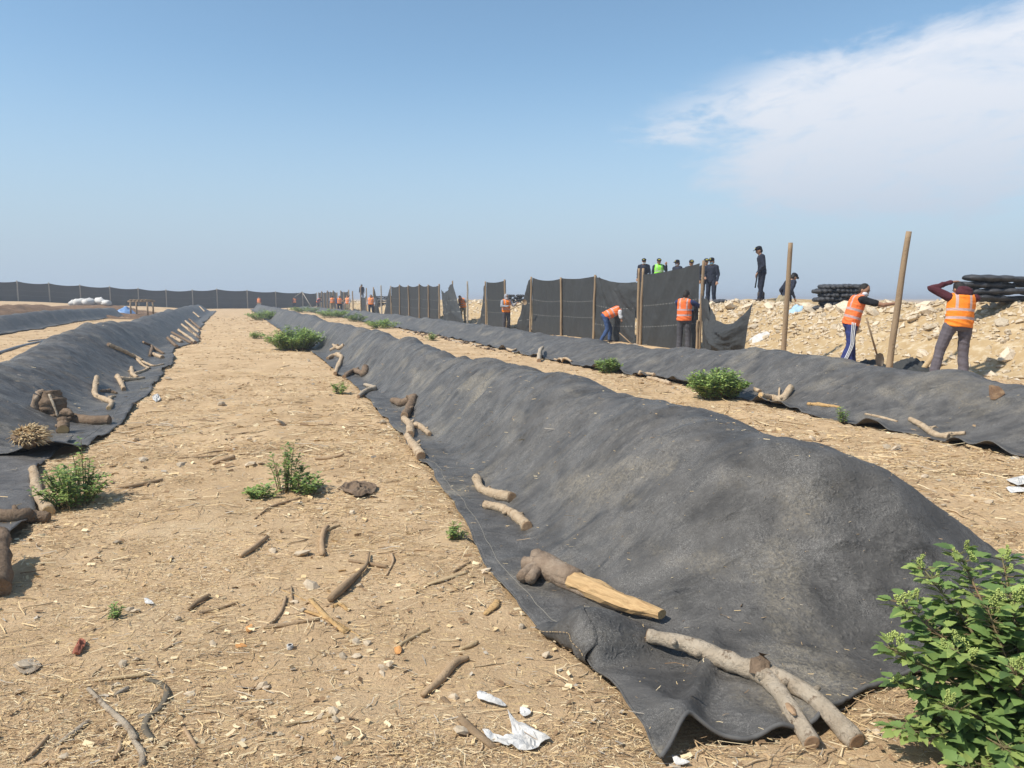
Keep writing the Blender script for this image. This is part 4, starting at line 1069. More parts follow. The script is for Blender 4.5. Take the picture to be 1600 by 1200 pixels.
while k < 70:
    px, py = RNG.uniform(130, 1600), RNG.uniform(560, 1150)
    p = hit(px, py)
    if any(float(M.z(np.array([p.x]), np.array([p.y]))[0]) > -5 for M in MOUNDS) or SN(p.x, p.y)[1] > 7: continue
    o = place_stone('small_stone', p.x, p.y, RNG.uniform(0.012, 0.035) * min(max(p.y / 5, 0.8), 2.2), None, 0.2, p.z)
    tag(o, 'small pale stone lying loose in the straw on the path', 'stone', 'small loose stones on the paths'); k += 1
# dry brown dung heap near the tall weed, terracotta shard, orange scraps, plastic
def crumple(name, label, cat, poly, mat, h=0.02, sub=5, curl=0.02):
    """thin crumpled sheet lying on the terrain: photo outline with its own buckling"""
    pts = [hit(*q) for q in poly]
    c = sum(pts, Vector()) / len(pts)
    mb = MB(); rings = 7; n = len(pts) * 3
    outl = spline(pts + [pts[0]], 3)[:-1]
    vs = [c + Vector((0, 0, h))]; fs = []
    sd = nxt()
    for k in range(1, rings + 1):
        for j, q in enumerate(outl):
            v = c.lerp(q, k / rings)
            v.z = max(Hz(v.x, v.y), v.z - 0.2 * h) + 0.006 + h * (0.5 + 0.5 * float(vnoise(np.array([v.x * 45]), np.array([v.y * 45]), sd)[0])) * (1 - 0.4 * k / rings)
            vs.append(v)
    m_ = len(outl)
    for j in range(m_): fs.append((0, 1 + j, 1 + (j + 1) % m_))
    for k in range(rings - 1):
        for j in range(m_):
            a = 1 + k * m_ + j; b = 1 + k * m_ + (j + 1) % m_
            fs.append((a, a + m_, b + m_, b))
    mb.add(vs, fs)
    o = mb.build(name, mat, smooth=False, origin=c)
    sm = o.modifiers.new('thickness', 'SOLIDIFY'); sm.thickness = 0.002
    return tag(o, label, cat)
crumple('plastic_scrap', 'largest torn white plastic scrap with a pointed top in the foreground', 'plastic', [(793, 1115), (806, 1130), (822, 1138), (860, 1160), (845, 1168), (832, 1178), (800, 1172), (785, 1160), (800, 1150)], M_WHITE, 0.03)
crumple('plastic_scrap', 'narrow white plastic strip left of the largest scrap', 'plastic', [(754, 1142), (770, 1150), (800, 1160), (795, 1172), (770, 1162), (757, 1152)], M_WHITE, 0.02)
crumple('plastic_scrap', 'white twisted plastic strip highest among the foreground scraps', 'plastic', [(745, 1090), (757, 1086), (768, 1096), (790, 1104), (785, 1108), (762, 1102), (748, 1098)], M_WHITE, 0.03)
crumple('plastic_scrap', 'tiny white plastic corner right of the twisted strip', 'plastic', [(813, 1108), (830, 1117), (820, 1124), (813, 1120)], M_WHITE, 0.02)
crumple('plastic_scrap', 'white curl of plastic on the bottom edge by the tarp corner', 'plastic', [(1050, 1184), (1056, 1190), (1078, 1198), (1060, 1200), (1052, 1194)], M_WHITE, 0.02)
crumple('plastic_scrap', 'white plastic scrap at the edge of the left tarp', 'plastic', [(238, 621), (247, 618), (251, 626), (240, 628)], M_WHITE, 0.06)
crumple('plastic_scrap', 'white plastic scrap at the right picture edge beyond the foreground mound', 'plastic', [(1572, 752), (1600, 748), (1612, 760), (1590, 764)], M_WHITE, 0.05)
crumple('plastic_scrap', 'second white plastic scrap just below the one at the right edge', 'plastic', [(1570, 766), (1600, 764), (1610, 772), (1580, 772)], M_WHITE, 0.04)
crumple('plastic_scrap', 'small white scrap on the sand left of centre', 'plastic', [(225, 938), (234, 940), (241, 947), (228, 946)], M_WHITE, 0.02)
crumple('paper_scrap', 'flat grey scrap lying in the lower left sand', 'scrap', [(20, 1042), (45, 1032), (65, 1044), (38, 1056)], M_BARK_GREY, 0.01)
crumple('terracotta_shard', 'reddish terracotta shard lying in the lower left sand', 'shard', [(113, 1026), (124, 1004), (134, 1008), (132, 1018), (121, 1028)], M_BRICK, 0.05)
crumple('orange_scrap', 'small bright orange scrap at the tip of a brown stick', 'scrap', [(616, 1016), (625, 1013), (627, 1023), (618, 1024)], M_ORANGE, 0.02)
crumple('orange_scrap', 'orange bark scrap left of the splinter heap', 'scrap', [(384, 982), (394, 978), (393, 988), (385, 990)], M_ORANGE, 0.015)
crumple('orange_scrap', 'flat orange scrap left of the small pale ring of plastic', 'scrap', [(367, 1010), (378, 1008), (386, 1013), (372, 1015)], M_ORANGE, 0.012)
crumple('dung_heap', 'dark brown crumbly heap of fibre right of the tall weed', 'clod', [(530, 768), (545, 758), (570, 756), (588, 764), (580, 774), (556, 780)], M_BARK, 0.06)
p = hit(453, 1014); mb = MB()
r = px_r(5, p); tube(mb, [p + Vector((0, 0, 0.002)), p + Vector((0, 0, 0.02))], [r, r], 12, True); tube(mb, [p + Vector((0, 0, 0.02)), p + Vector((0, 0, 0.005))], [r * .7, r * .65], 12, True, mi=1)
tag(mb.build('bottle_cap', [M_WHITE, M_BARK], smooth=False, origin=p), 'white bottle cap lying hollow side up on the sand', 'bottle cap')
# hole in the right tarp: brown compost showing
hp = hit(1558, 614)
crumple('compost_patch', 'brown compost showing through a tear in the right tarp', 'compost', [(1545, 604), (1560, 606), (1570, 618), (1548, 627)], M_COMPOST, 0.03)

# ------------------------------------------------------------------ poles and cloth fence
FN = 11.7
def pole_pos(px, n=FN):
    p = on_n(px, n); p.z = float(np.maximum(G(np.array([p.x]), np.array([p.y])), BANK(np.array([p.x]), np.array([p.y])))[0]); return p
def pole_mesh(mb, p, ztop, lean=(0, 0), r=0.045, seed=0, z0=-0.25):
    rnd = random.Random(seed)
    h = ztop - p.z
    pts = [Vector((p.x, p.y, p.z + z0))]
    for k in range(1, 6):
        t = k / 5
        pts.append(Vector((p.x + lean[0] * t + rnd.uniform(-.012, .012), p.y + lean[1] * t + rnd.uniform(-.012, .012), p.z + h * t)))
    tube(mb, spline(pts, 3), [r * 1.05, r, r * 0.92, r * 0.85], 9, True, 0.05, 0, seed)
    return pts[-1]
def cloth_patch(name, parent, TL, TR, BL, BR, sag=0.08, folds=0.02, dirf=0.0, seed=0, bow=0.0, nu=26, nv=26, mat=None, fscale=5.0, vr=(0, 1), bsag=0.0, curve=0.0):
    u = np.linspace(0, 1, nu); v = np.linspace(0, 1, nv)
    U, V = np.meshgrid(u, v)                      # V=0 bottom
    TL, TR, BL, BR = [np.array(q) for q in (TL, TR, BL, BR)]
    top = TL + (TR - TL) * U[..., None]; top[..., 2] -= sag * 4 * U * (1 - U)
    bot = BL + (BR - BL) * U[..., None]; bot[..., 2] += bsag * 4 * U * (1 - U)
    p = bot + (top - bot) * V[..., None]
    p[..., 0] += curve * np.sin(np.pi * V ** 0.8) * (1 - U)
    ax = (TR - TL); nrm = np.array([ax[1], -ax[0], 0.0]); nrm /= (np.linalg.norm(nrm) + 1e-9)
    w_ = np.linalg.norm(TR - TL)
    ff = ridge(U * fscale * w_ * 0.5 + dirf * V * fscale, V * 0.7, seed, 3) * folds + bow * np.sin(np.pi * U) * np.sin(np.pi * V)
    ff += 0.35 * folds * fbm(U * 7, V * 7, seed + 3, 3)
    env = np.minimum(1, np.minimum(U, 1 - U) * 12 + 0.15)
    p = p + nrm * (ff * env)[..., None]
    me = grid_mesh(name, p[..., 0], p[..., 1], p[..., 2], mat or M_FENCE, (U * w_, vr[0] + (vr[1] - vr[0]) * V))
    o = link(name, me); child_abs(o, parent)
    return o
def fence(label, pxs, tops, sags=None, folds=0.02, skip=(), group=None, r=0.045):
    pos = [pole_pos(a) for a in pxs]
    root = empty('cloth_fence', pos[0], label, 'fence', group)
    tp = []
    for i, (p, t) in enumerate(zip(pos, tops)):
        zt = z_at(t, p.y)
        mb = MB(); e = pole_mesh(mb, p, zt, (RNG.uniform(-.05, .05), 0), r, nxt())
        child_abs(mb.build('post', M_POLE), root); tp.append(e)
    for i in range(len(pos) - 1):
        if i in skip: continue
        off = Vector((-NX, -NY, 0)) * -0.06
        a, b = pos[i] + off, pos[i + 1] + off
        cloth_patch('cloth_panel', root, (tp[i].x + off.x, tp[i].y + off.y, tp[i].z - 0.03), (tp[i + 1].x + off.x, tp[i + 1].y + off.y, tp[i + 1].z - 0.03), (a.x, a.y, a.z - 0.05), (b.x, b.y, b.z - 0.05),
                    (sags[i] if sags else 0.06), folds, RNG.uniform(-0.25, 0.25), nxt(), RNG.uniform(-0.05, 0.05))
    return root, pos, tp
V3 = lambda px, py, n: (lambda p: (p.x, p.y, z_at(py, p.y)))(on_n(px, n))
# three good bays with a slumped fourth
fa, pa, ta = fence('dark cloth fence of three taut bays left of the digging worker', [829, 877, 927, 996], [433, 434, 430, 420], [0.11, 0.06, 0, 0], 0.035, skip=(2,))
cloth_patch('slumped_panel', fa, V3(928, 432, 11.76), V3(992, 441, 11.9), V3(928, 546, 11.78), V3(992, 548, 11.78), 0.10, 0.075, 1.1, 41, 0.10, 50, 50, fscale=3.2)
cloth_patch('slumped_fold', fa, V3(934, 433, 11.9), V3(1001, 440, 11.85), V3(950, 470, 12.0), V3(1001, 500, 11.9), 0.12, 0.08, 0.6, 47, 0.15, 34, 24, fscale=4, vr=(0.7, 1))
# pulled-aside sheet left of the 829 pole
cloth_patch('pulled_aside_sheet', fa, V3(826, 440, 11.74), V3(829, 436, 11.74), V3(797, 534, 11.75), V3(830, 534, 11.8), 0.0, 0.09, 0.3, 51, 0.15, 30, 34, fscale=5, curve=0.12)
# bay held up by the worker with the draped loose end
fb, pb, tb = fence('tall cloth bay rising to the right, held by the worker in navy sleeves', [1000, 1093], [420, 408], [0.0], 0.02, skip=(0,))
cloth_patch('cloth_panel', fb, V3(1001, 430, 11.76), V3(1090, 412, 11.76), V3(1001, 556, 11.76), V3(1090, 556, 11.76), 0.05, 0.05, -0.75, 61, 0.05, 44, 44, fscale=2.6)
cloth_patch('loose_end', fb, V3(1099, 462, 11.66), V3(1174, 472, 11.3), V3(1112, 552, 11.5), V3(1162, 556, 11.25), 0.62, 0.16, 0.5, 67, 0.30, 60, 50, fscale=1.7, vr=(0.05, 0.3))
cloth_patch('loose_fold', fb, V3(1095, 458, 11.6), V3(1104, 470, 11.55), V3(1098, 552, 11.55), V3(1122, 552, 11.5), 0.02, 0.05, 0.2, 69, 0.06, 20, 34, fscale=9, vr=(0.05, 0.3))
mb = MB(); p = pole_pos(1089, 11.62); pole_mesh(mb, p, z_at(500, p.y), (0, 0), 0.035, 5); child_abs(mb.build('brace_stake', M_POLE), fb)
# single bay 760-790
fc, pc, tcx = fence('single cloth bay with a sheet pulled out to the left behind the leaning worker', [760, 790], [440, 437], [0.07], 0.015)
cloth_patch('pulled_out_sheet', fc, V3(757, 448, 11.72), V3(760, 442, 11.74), V3(735, 516, 11.55), V3(760, 520, 11.74), -0.0, 0.07, 0.3, 71, 0.1, 20, 30, fscale=8, curve=0.32)
# five narrow bays
fd, pd_, td = fence('row of five narrow taut cloth bays in the middle distance', [612, 625.5, 640, 655.5, 670.5, 687], [447, 445, 446, 444, 445, 444], [0.12] * 5, 0.015)
cloth_patch('gathered_end', fd, V3(610, 452, 11.7), V3(612, 449, 11.74), V3(600, 494, 11.6), V3(612, 496, 11.74), 0, 0.05, 0.2, 75, 0.1, 14, 20, fscale=8)
# bunched sheet on a lone pole
fe, pe, te = fence('bunched cloth hanging twisted from a single pole', [707], [439])
cloth_patch('bunched_cloth', fe, V3(690, 452, 11.8), V3(706, 444, 11.75), V3(695, 508, 11.5), V3(722, 511, 11.5), 0.35, 0.16, 0.2, 81, 0.12, 30, 34, fscale=3.2)
cloth_patch('bunched_cloth', fe, V3(704, 446, 11.7), V3(708, 444, 11.7), V3(698, 512, 11.4), V3(728, 513, 11.3), 0.0, 0.14, 0.6, 85, 0.2, 26, 30, fscale=3.6)
# lone poles
def lone(label, px, ptop, n=FN, lean=0.0, r=0.05, mat=None, top_px=None):
    p = pole_pos(px, n); zt = z_at(ptop, p.y)
    ln = ((top_px - px) / F_PX * p.y if top_px else lean, 0)
    root = empty('wooden_pole', p, label, 'pole')
    mb = MB(); pole_mesh(mb, p, zt, ln, r, nxt()); child_abs(mb.build('shaft', mat or M_POLE), root)
    return root
lone('tall leaning pole gripped by the masked worker in blue track trousers', 1390, 364, 11.55, r=0.060, top_px=1411)
lone('tall bare pole standing in front of the rubble below the standing officer', 1224, 381, 11.7, r=0.058, top_px=1230)
lone('bare pole between the bunched cloth and the single cloth bay', 731, 440, 11.6, r=0.05, mat=M_POLE_GREY)
for i, (px, t) in enumerate([(597, 446), (585, 449), (574, 450), (565, 447)]):
    lone(['pale upright pole just left of the five narrow bays', 'second bare pole left of the five narrow bays', 'third bare pole left of the five narrow bays', 'fourth bare pole left of the five narrow bays'][i], px, t, 11.6, r=0.06, mat=M_POLE_GREY if i == 0 else M_POLE)
cc = empty('torn_cloth', on_n(585, 11.7), 'torn grey cloth triangle hanging between bare poles in the distance', 'cloth')
cloth_patch('cloth_panel', cc, V3(586, 453, 11.7), V3(587, 452, 11.7), V3(586, 492, 11.7), V3(595, 492, 11.7), 0, 0.03, 0, 90, 0, 10, 14)
cc = empty('torn_cloth', on_n(572, 11.7), 'sagging black cloth low between the far bare poles', 'cloth')
cloth_patch('cloth_panel', cc, V3(566, 463, 11.7), V3(574, 462, 11.7), V3(566, 489, 11.7), V3(574, 490, 11.7), 0.2, 0.05, 0, 91, 0, 10, 14)
# far run of the right-hand fence down to the corner
fpx = [553, 546, 539.5, 533.5, 528, 522.5, 517.5, 513, 508.5, 504, 500]
fence('far run of the right cloth fence with bare poles behind the small orange workers', fpx, [455, 453, 456, 454, 457, 454, 456, 454, 457, 455, 457], [0.1] * 10, 0.02, skip=(0, 3), r=0.07)
# back fence: from the corner to the left
root = empty('cloth_fence', (-33, 128, 0), 'long dark cloth fence closing off the far left horizon', 'fence')
bpx = [-16, 33, 82, 130, 176, 220, 263, 304, 342, 389, 433, 475, 497]
byy = [92, 95, 98.5, 102, 105.5, 109, 112, 115, 118, 121, 125, 128, 129]
btop = [438, 440, 443, 446, 448.5, 451, 453.5, 453.5, 452, 454, 456, 457, 458]
bbot = [468, 470, 472, 474, 476, 478, 479, 480, 480, 481, 482, 482, 482]
bp_ = []
for i, (px, yy, t, b_) in enumerate(zip(bpx, byy, btop, bbot)):
    x = (px - 800) / F_PX * yy
    zb = float(G(np.array([x]), np.array([yy]))[0]); zt = z_at(t, yy)
    p = Vector((x, yy, zb)); bp_.append((p, zt))
    mb = MB(); pole_mesh(mb, p, zt + 0.1, (0, 0), 0.08, nxt()); child_abs(mb.build('post', M_POLE_GREY), root)
for i in range(len(bp_) - 1):
    (a, za), (b, zb) = bp_[i], bp_[i + 1]
    cloth_patch('cloth_panel', root, (a.x, a.y + .12, za), (b.x, b.y + .12, zb), (a.x, a.y + .12, a.z - .2), (b.x, b.y + .12, b.z - .2), 0.18, 0.03, 0.1, nxt(), 0.05, 16, 12)
mb = MB()
(a, za) = bp_[11]
tube(mb, [Vector((a.x - 2.2, a.y - 1.5, a.z + 0.9)), Vector((a.x, a.y - .1, za + .1))], 0.07, 6); tube(mb, [Vector((a.x + 1.8, a.y - 1.5, a.z)), Vector((a.x, a.y - .1, za))], 0.07, 6)
child_abs(mb.build('brace', M_POLE_GREY), root)
# ------------------------------------------------------------------ crumpled sheets, bags, bench, compost
def heap(name, label, cat, px, n, size, mat, seed, foldamp=0.05, parent=None):
    """crumpled cloth heap with folds"""
    p = on_n(px, n); x0, y0 = p.x, p.y
    u = np.linspace(-1, 1, 40); U, V = np.meshgrid(u, u)
    r = np.sqrt(U * U + V * V) * (1 + 0.15 * fbm(U * 2, V * 2, seed, 2))
    X = x0 + U * size[0]; Y = y0 + V * size[1]
    base = Hs(X.ravel(), Y.ravel()).reshape(X.shape)
    Z = base + size[2] * np.clip(1 - r, 0, 1) ** 0.7 * (0.75 + 0.35 * fbm(U * 1.5, V * 1.5, seed + 1, 3)) + foldamp * ridge(U * 3 + V, V * 2, seed + 2, 3) * (r < 1) * np.clip(1.2 - r, 0, 1)
    Z = np.where(r > 0.98, base - 0.02, Z)
    o = link(name, grid_mesh(name, X, Y, Z, mat, (U, V * 0 + .1)))
    return tag(o, label, cat)
heap('crumpled_sheet', 'crumpled black sheet heaped behind the leaning pole', 'sheet', 1422, 12.3, (0.42, 0.5, 0.34), M_FENCE, 611, 0.10)
heap('crumpled_sheet', 'low black sheet between the masked worker and the pole', 'sheet', 1362, 12.2, (0.35, 0.4, 0.16), M_FENCE, 615, 0.06)
heap('blue_sheet', 'pale blue plastic sheet caught in the rubble beside the tall bare pole', 'sheet', 1243, 14.9, (0.26, 0.2, 0.20), M_BLUE, 617, 0.03)
heap('white_sack', 'dirty white plastic lying low in the rubble behind the loose cloth end', 'sack', 1186, 13.6, (0.3, 0.25, 0.18), M_WHITE, 619, 0.03)
# sand bags: lumpy pillows, three shapes shared by all
def bag_mesh(seed, lx):
    mb = MB(); seg, ln = 12, 14
    g = random.Random(seed)
    vs = []; fs = []
    for i in range(ln + 1):
        t = i / ln * 2 - 1
        e = max(1 - abs(t) ** 4, 0.0) ** 0.5
        puck = 1 + 0.15 * math.sin(i * 1.7 + seed)
        for j in range(seg):
            th = 2 * math.pi * j / seg
            vs.append(Vector((t * lx, math.cos(th) * 0.24 * e * puck * g.uniform(.94, 1.06), math.sin(th) * 0.072 * (0.25 + 0.75 * e) * puck * g.uniform(.92, 1.08))))
    for i in range(ln):
        for j in range(seg):
            k = (j + 1) % seg
            fs.append((i * seg + j, i * seg + k, (i + 1) * seg + k, (i + 1) * seg + j))
    fs.append(tuple(range(seg))[::-1]); fs.append(tuple(ln * seg + j for j in range(seg)))
    mb.add(vs, fs); return mb.mesh('sandbag', M_BAG)
BAGS = [bag_mesh(i, 0.27) for i in range(3)]; LBAGS = [bag_mesh(10 + i, 0.7) for i in range(3)]
def BAGPOS(k, c): return {1: ['single'], 2: ['left', 'right'], 3: ['left', 'middle', 'right']}[c][k]
def BAGLAY(l, n): return 'top layer' if l == n - 1 else ['bottom layer', 'second layer', 'third layer', 'fourth layer', 'fifth layer', 'sixth layer'][l]
def bag_stack(label, group, px, n, cols, layers, meshes, dx, zbase, ang, hh=0.115):
    c = on_n(px, n)
    for l in range(layers):
        for k in range(cols):
            o = link('sandbag', meshes[RNG.integers(len(meshes))])
            off = (k - (cols - 1) / 2) * dx + (0.1 if l % 2 else -0.08) + RNG.uniform(-.05, .05)
            o.location = (c.x + off * math.cos(ang), c.y + off * math.sin(ang) + RNG.uniform(-.05, .05), zbase + l * hh)
            o.rotation_euler = (RNG.uniform(-.06, .06), RNG.uniform(-.05, .05), ang + RNG.uniform(-.15, .15))
            tag(o, BAGPOS(k, cols) + ' ' + label.replace('in the', 'in the ' + BAGLAY(l, layers) + ' of the', 1) if 'in the' in label else BAGPOS(k, cols) + ' ' + label + ', ' + BAGLAY(l, layers), 'sandbag', group)
q = on_n(1310, 15.6); bag_stack('black bag in the stack behind the masked worker', 'bags stacked behind the masked worker', 1310, 15.7, 3, 6, BAGS, 0.42, z_at(481, q.y), 0.1)
q = on_n(1575, 15.4); bag_stack('long black bag in the stack at the right picture edge', 'long bags stacked at the right edge', 1585, 15.4, 2, 4, LBAGS, 1.35, z_at(466, q.y), 0.1, 0.135)
q = on_n(1122, 16.4); bag_stack('black bag in the low stack right of the blue-masked officer', 'bags right of the blue-masked officer', 1124, 16.2, 1, 5, BAGS, 0.6, z_at(488, q.y), 0.1, 0.10)
q = on_n(803, 15.5); bag_stack('black bag in the stack behind the hooded worker', 'bags behind the hooded worker', 803, 15.5, 2, 6, BAGS, 0.6, z_at(478, q.y), 0.1, 0.12)
q = on_n(602, 15.0); bag_stack('black bag in the stack left of the five narrow bays', 'bags left of the five narrow bays', 602, 14.5, 2, 7, LBAGS, 1.3, z_at(478, q.y), 0.1, 0.16)
# brown compost row at the far left
cs = np.arange(22, 78, 0.3); cn = np.linspace(-17.5, -13.0, 26)
CS, CN = np.meshgrid(cs, cn, indexing='ij'); CX, CY = P(CS, CN)
cu = (CN + 17.5) / 4.5
CZ = G(CX, CY) + np.sin(np.pi * cu) ** 0.8 * (0.55 + 0.2 * fbm(CS * .6, CN, 701, 3)) * ss(22, 24, CS) * (1 - ss(74, 78, CS)) + 0.13 * fbm(CS * 2.2, CN * 2.2, 703, 3) - 0.08
tag(link('compost_row', grid_mesh('compost_row', CX, CY, CZ, M_COMPOST)), 'long bare ridge of dark brown compost at the far left', 'compost')
cs = np.arange(60, 88, 0.4); cn = np.linspace(-10.5, -5.8, 24)
CS, CN = np.meshgrid(cs, cn, indexing='ij'); CX, CY = P(CS, CN)
CZ = G(CX, CY) + np.clip(fbm(CS * .5, CN * .7, 711, 3) + 0.25, 0, 1) * 0.45 * ss(60, 64, CS) * (1 - ss(82, 88, CS)) * np.sin(np.pi * (CN + 10.5) / 4.7) - 0.02
tag(link('compost_heap', grid_mesh('compost_heap', CX, CY, CZ, M_COMPOST)), 'scattered brown compost under the wooden bench in the distance', 'compost')
def at_y(px, y): return Vector(((px - 800) / F_PX * y, y, 0))
SACK = []
for i in range(3):
    mb = MB(); ellipsoid(mb, (0, 0, 0), (0.55, 0.4, 0.33), 14, 9)
    mb.v = [tuple(Vector(v) * (1 + 0.22 * float(vnoise(np.array([v[0] * 5 + i * 9]), np.array([v[1] * 5 + v[2] * 7]), 5)[0]))) for v in mb.v]
    SACK.append(mb.mesh('white_sack', M_WHITE))
for i, (px, py, sc) in enumerate([(117, 474, 1.0), (127, 473, .8), (135, 472, 1.2), (139, 474, .9), (148, 472, 1.25), (154, 474, 1.0), (160, 471, 1.2), (165, 474, .9), (174, 473.5, 1.0)]):
    y = 76.0; p = at_y(px, y); o = link('white_sack', SACK[i % 3]); o.location = (p.x, p.y + RNG.uniform(-.6, .6), z_at(py, y)); o.scale = (sc, sc, sc); o.rotation_euler = (0, 0, RNG.uniform(0, 6))
    tag(o, ['leftmost', 'second from left', 'third from left', 'fourth from left', 'middle', 'fourth from right', 'third from right', 'second from right', 'rightmost'][i] + ' white sack in the heap before the far left fence', 'sack', 'heap of white sacks at the far left')
y = 74; mb = MB(); 
p = at_y(145, y); u = np.linspace(-1, 1, 30); U, V = np.meshgrid(u, u)
X = p.x + U * 5.0; Y = p.y + 1.0 + V * 2.5; Z = G(X, Y) + 0.75 * np.clip(1 - np.sqrt(U * U + V * V), 0, 1) ** .6 * (0.8 + .3 * fbm(U * 4, V * 4, 731, 3)) - 0.05
tag(link('compost_heap', grid_mesh('compost_heap', X, Y, Z, M_COMPOST)), 'brown heap of compost under the white sacks', 'compost')
p = at_y(200, 66); u = np.linspace(-1, 1, 24); U, V = np.meshgrid(u, u)
X = p.x + U * 0.85; Y = p.y + V * 0.9; r_ = np.sqrt(U * U + V * V)
Z = G(X, Y) + 0.75 * np.clip(1 - r_, 0, 1) ** .6 * (0.85 + .3 * fbm(U * 3, V * 3, 741, 3)) + .05 * ridge(U * 3, V * 3, 743, 2) - 0.05
tag(link('blue_sheet', grid_mesh('blue_sheet', X, Y, Z, M_BLUE_DK)), 'bright blue plastic sheet at the end of the farthest left mound', 'sheet')
# wooden bench frame
y = 64.0; pL, pR = at_y(205, y), at_y(235, y)
zb = float(G(np.array([pL.x]), np.array([y]))[0]); zt = z_at(471, y)
root = empty('work_bench', (pL.x, y, zb), 'rough wooden bench frame standing beside the blue sheet', 'bench')
mb = MB()
def beam(mb, a, b, r=0.06): tube(mb, [Vector(a), Vector(b)], r, 6)
for px_, dy in ((pL.x + .1, 0), (pL.x + .1, 1.0), (pR.x - .1, 0), (pR.x - .1, 1.0)):
    mb = MB(); beam(mb, (px_, y + dy, zb - .1), (px_, y + dy, zt), 0.07); child_abs(mb.build('leg', M_POLE), root)
for dy in (0, 1.0):
    mb = MB(); beam(mb, (pL.x - .1, y + dy, zt), (pR.x + .1, y + dy, zt + (0.02)), 0.08); child_abs(mb.build('rail', M_POLE), root)
for k in range(5):
    x = pL.x + (pR.x - pL.x) * (k + .5) / 5
    mb = MB(); beam(mb, (x, y - .1, zt + .12), (x, y + 1.1, zt + .12), 0.07); child_abs(mb.build('slat', M_POLE), root)

# ------------------------------------------------------------------ people
def remeshed(name, mb, voxel, mat, parent, smooth_it=3, attr=None, fold=0.0):
    me = mb.mesh('tmp', mat)
    o = bpy.data.objects.new('tmp', me); COL.objects.link(o)
    rm = o.modifiers.new('r', 'REMESH'); rm.mode = 'VOXEL'; rm.voxel_size = voxel; rm.use_smooth_shade = True
    if smooth_it:
        sm = o.modifiers.new('s', 'SMOOTH'); sm.iterations = smooth_it; sm.factor = 0.5
    dg = bpy.context.evaluated_depsgraph_get()
    ev = o.evaluated_get(dg)
    m2_ = bpy.data.meshes.new_from_object(ev)
    bpy.data.objects.remove(o); bpy.data.meshes.remove(me)
    m2_.name = name
    if len(m2_.materials) == 0: m2_.materials.append(mat)
    if fold:
        k = len(m2_.vertices); co = np.zeros(k * 3); m2_.vertices.foreach_get('co', co); co = co.reshape(-1, 3)
        nr = np.zeros(k * 3); m2_.vertices.foreach_get('normal', nr); nr = nr.reshape(-1, 3)
        d = fold * (ridge(co[:, 2] * 13 + co[:, 0] * 5, co[:, 1] * 6 + co[:, 0] * 4, 5, 2) - 0.2) + 0.6 * fold * fbm(co[:, 0] * 9 + co[:, 2] * 3, co[:, 1] * 9 - co[:, 2] * 4, 8, 2)
        co = co + nr * d[:, None]; m2_.vertices.foreach_set('co', co.ravel()); m2_.update()
    if attr is not None:
        co = np.zeros(len(m2_.vertices) * 3); m2_.vertices.foreach_get('co', co); co = co.reshape(-1, 3)
        for nm, fn in attr.items():
            a = m2_.attributes.new(nm, 'FLOAT', 'POINT'); a.data.foreach_set('value', fn(co))
    ob = bpy.data.objects.new(name, m2_); COL.objects.link(ob); ob.parent = parent
    return ob
def vest_mat(name, base):
    m = material(name, base, tuple(c * 0.86 for c in base), 9, 0.7, 0.3, 30)
    t = m.node_tree; N = t.nodes; L = t.links; b = N['Principled BSDF']; src = b.inputs['Base Color'].links[0].from_socket
    a1 = N.new('ShaderNodeAttribute'); a1.attribute_name = 'hgt'; a2 = N.new('ShaderNodeAttribute'); a2.attribute_name = 'lat'
    def M(op, a, c):
        n = N.new('ShaderNodeMath'); n.operation = op
        for i, v in enumerate((a, c)):
            if isinstance(v, (int, float)): n.inputs[i].default_value = v
            else: L.new(v, n.inputs[i])
        return n.outputs[0]
    def band(v, c, w_): return M('LESS_THAN', M('ABSOLUTE', M('SUBTRACT', v, c), 0), w_)
    f = M('MAXIMUM', band(a1.outputs['Fac'], 0.22, 0.045), band(a1.outputs['Fac'], 0.50, 0.045))
    v = M('MULTIPLY', band(M('ABSOLUTE', a2.outputs['Fac'], 0), 0.095, 0.018), M('GREATER_THAN', a1.outputs['Fac'], 0.5))
    f = M('MULTIPLY', M('MAXIMUM', f, v), 0.85)
    n = N.new('ShaderNodeMix'); n.data_type = 'RGBA'; L.new(f, n.inputs[0]); L.new(src, n.inputs[6]); n.inputs[7].default_value = (0.42, 0.36, 0.36, 1)
    L.new(n.outputs[2], b.inputs['Base Color'])
    return m
M_VEST = vest_mat('orange_vest', (0.90, 0.185, 0.045))
M_VEST2 = vest_mat('bright_orange_vest', (0.95, 0.25, 0.02))
M_VESTG = vest_mat('green_vest', (0.30, 0.85, 0.08))
M_SKIN = material('skin', (0.36, 0.20, 0.125), (0.32, 0.17, 0.10), 12, 0.6)
M_HAIR = material('black_hair', (0.015, 0.013, 0.012), (0.03, 0.025, 0.02), 40, 0.6, 0.5, 80)
M_EYE = material('eye_dark', (0.02, 0.015, 0.012), rough=0.3)
M_MASK = material('face_mask_white', (0.75, 0.77, 0.80), (0.68, 0.70, 0.74), 10, 0.8)
M_MASKB = material('face_mask_blue', (0.30, 0.55, 0.70), (0.35, 0.6, 0.72), 10, 0.8)
M_SHOE = material('dark_shoe', (0.05, 0.04, 0.035), (0.08, 0.06, 0.05), 10, 0.7)
def cloth(name, c): return material(name, c, tuple(v * 0.75 for v in c), 14, 0.85, 0.5, 25)
C_MAROON = cloth('maroon_hoodie', (0.085, 0.020, 0.026)); C_BLACK = cloth('black_tshirt', (0.018, 0.018, 0.020)); C_NAVY = cloth('navy_shirt', (0.035, 0.050, 0.13))
C_GREYJ = cloth('grey_jeans', (0.135, 0.115, 0.125)); C_BLUE = cloth('blue_track_trousers', (0.035, 0.045, 0.16)); C_JEANS = cloth('blue_jeans', (0.05, 0.09, 0.20))
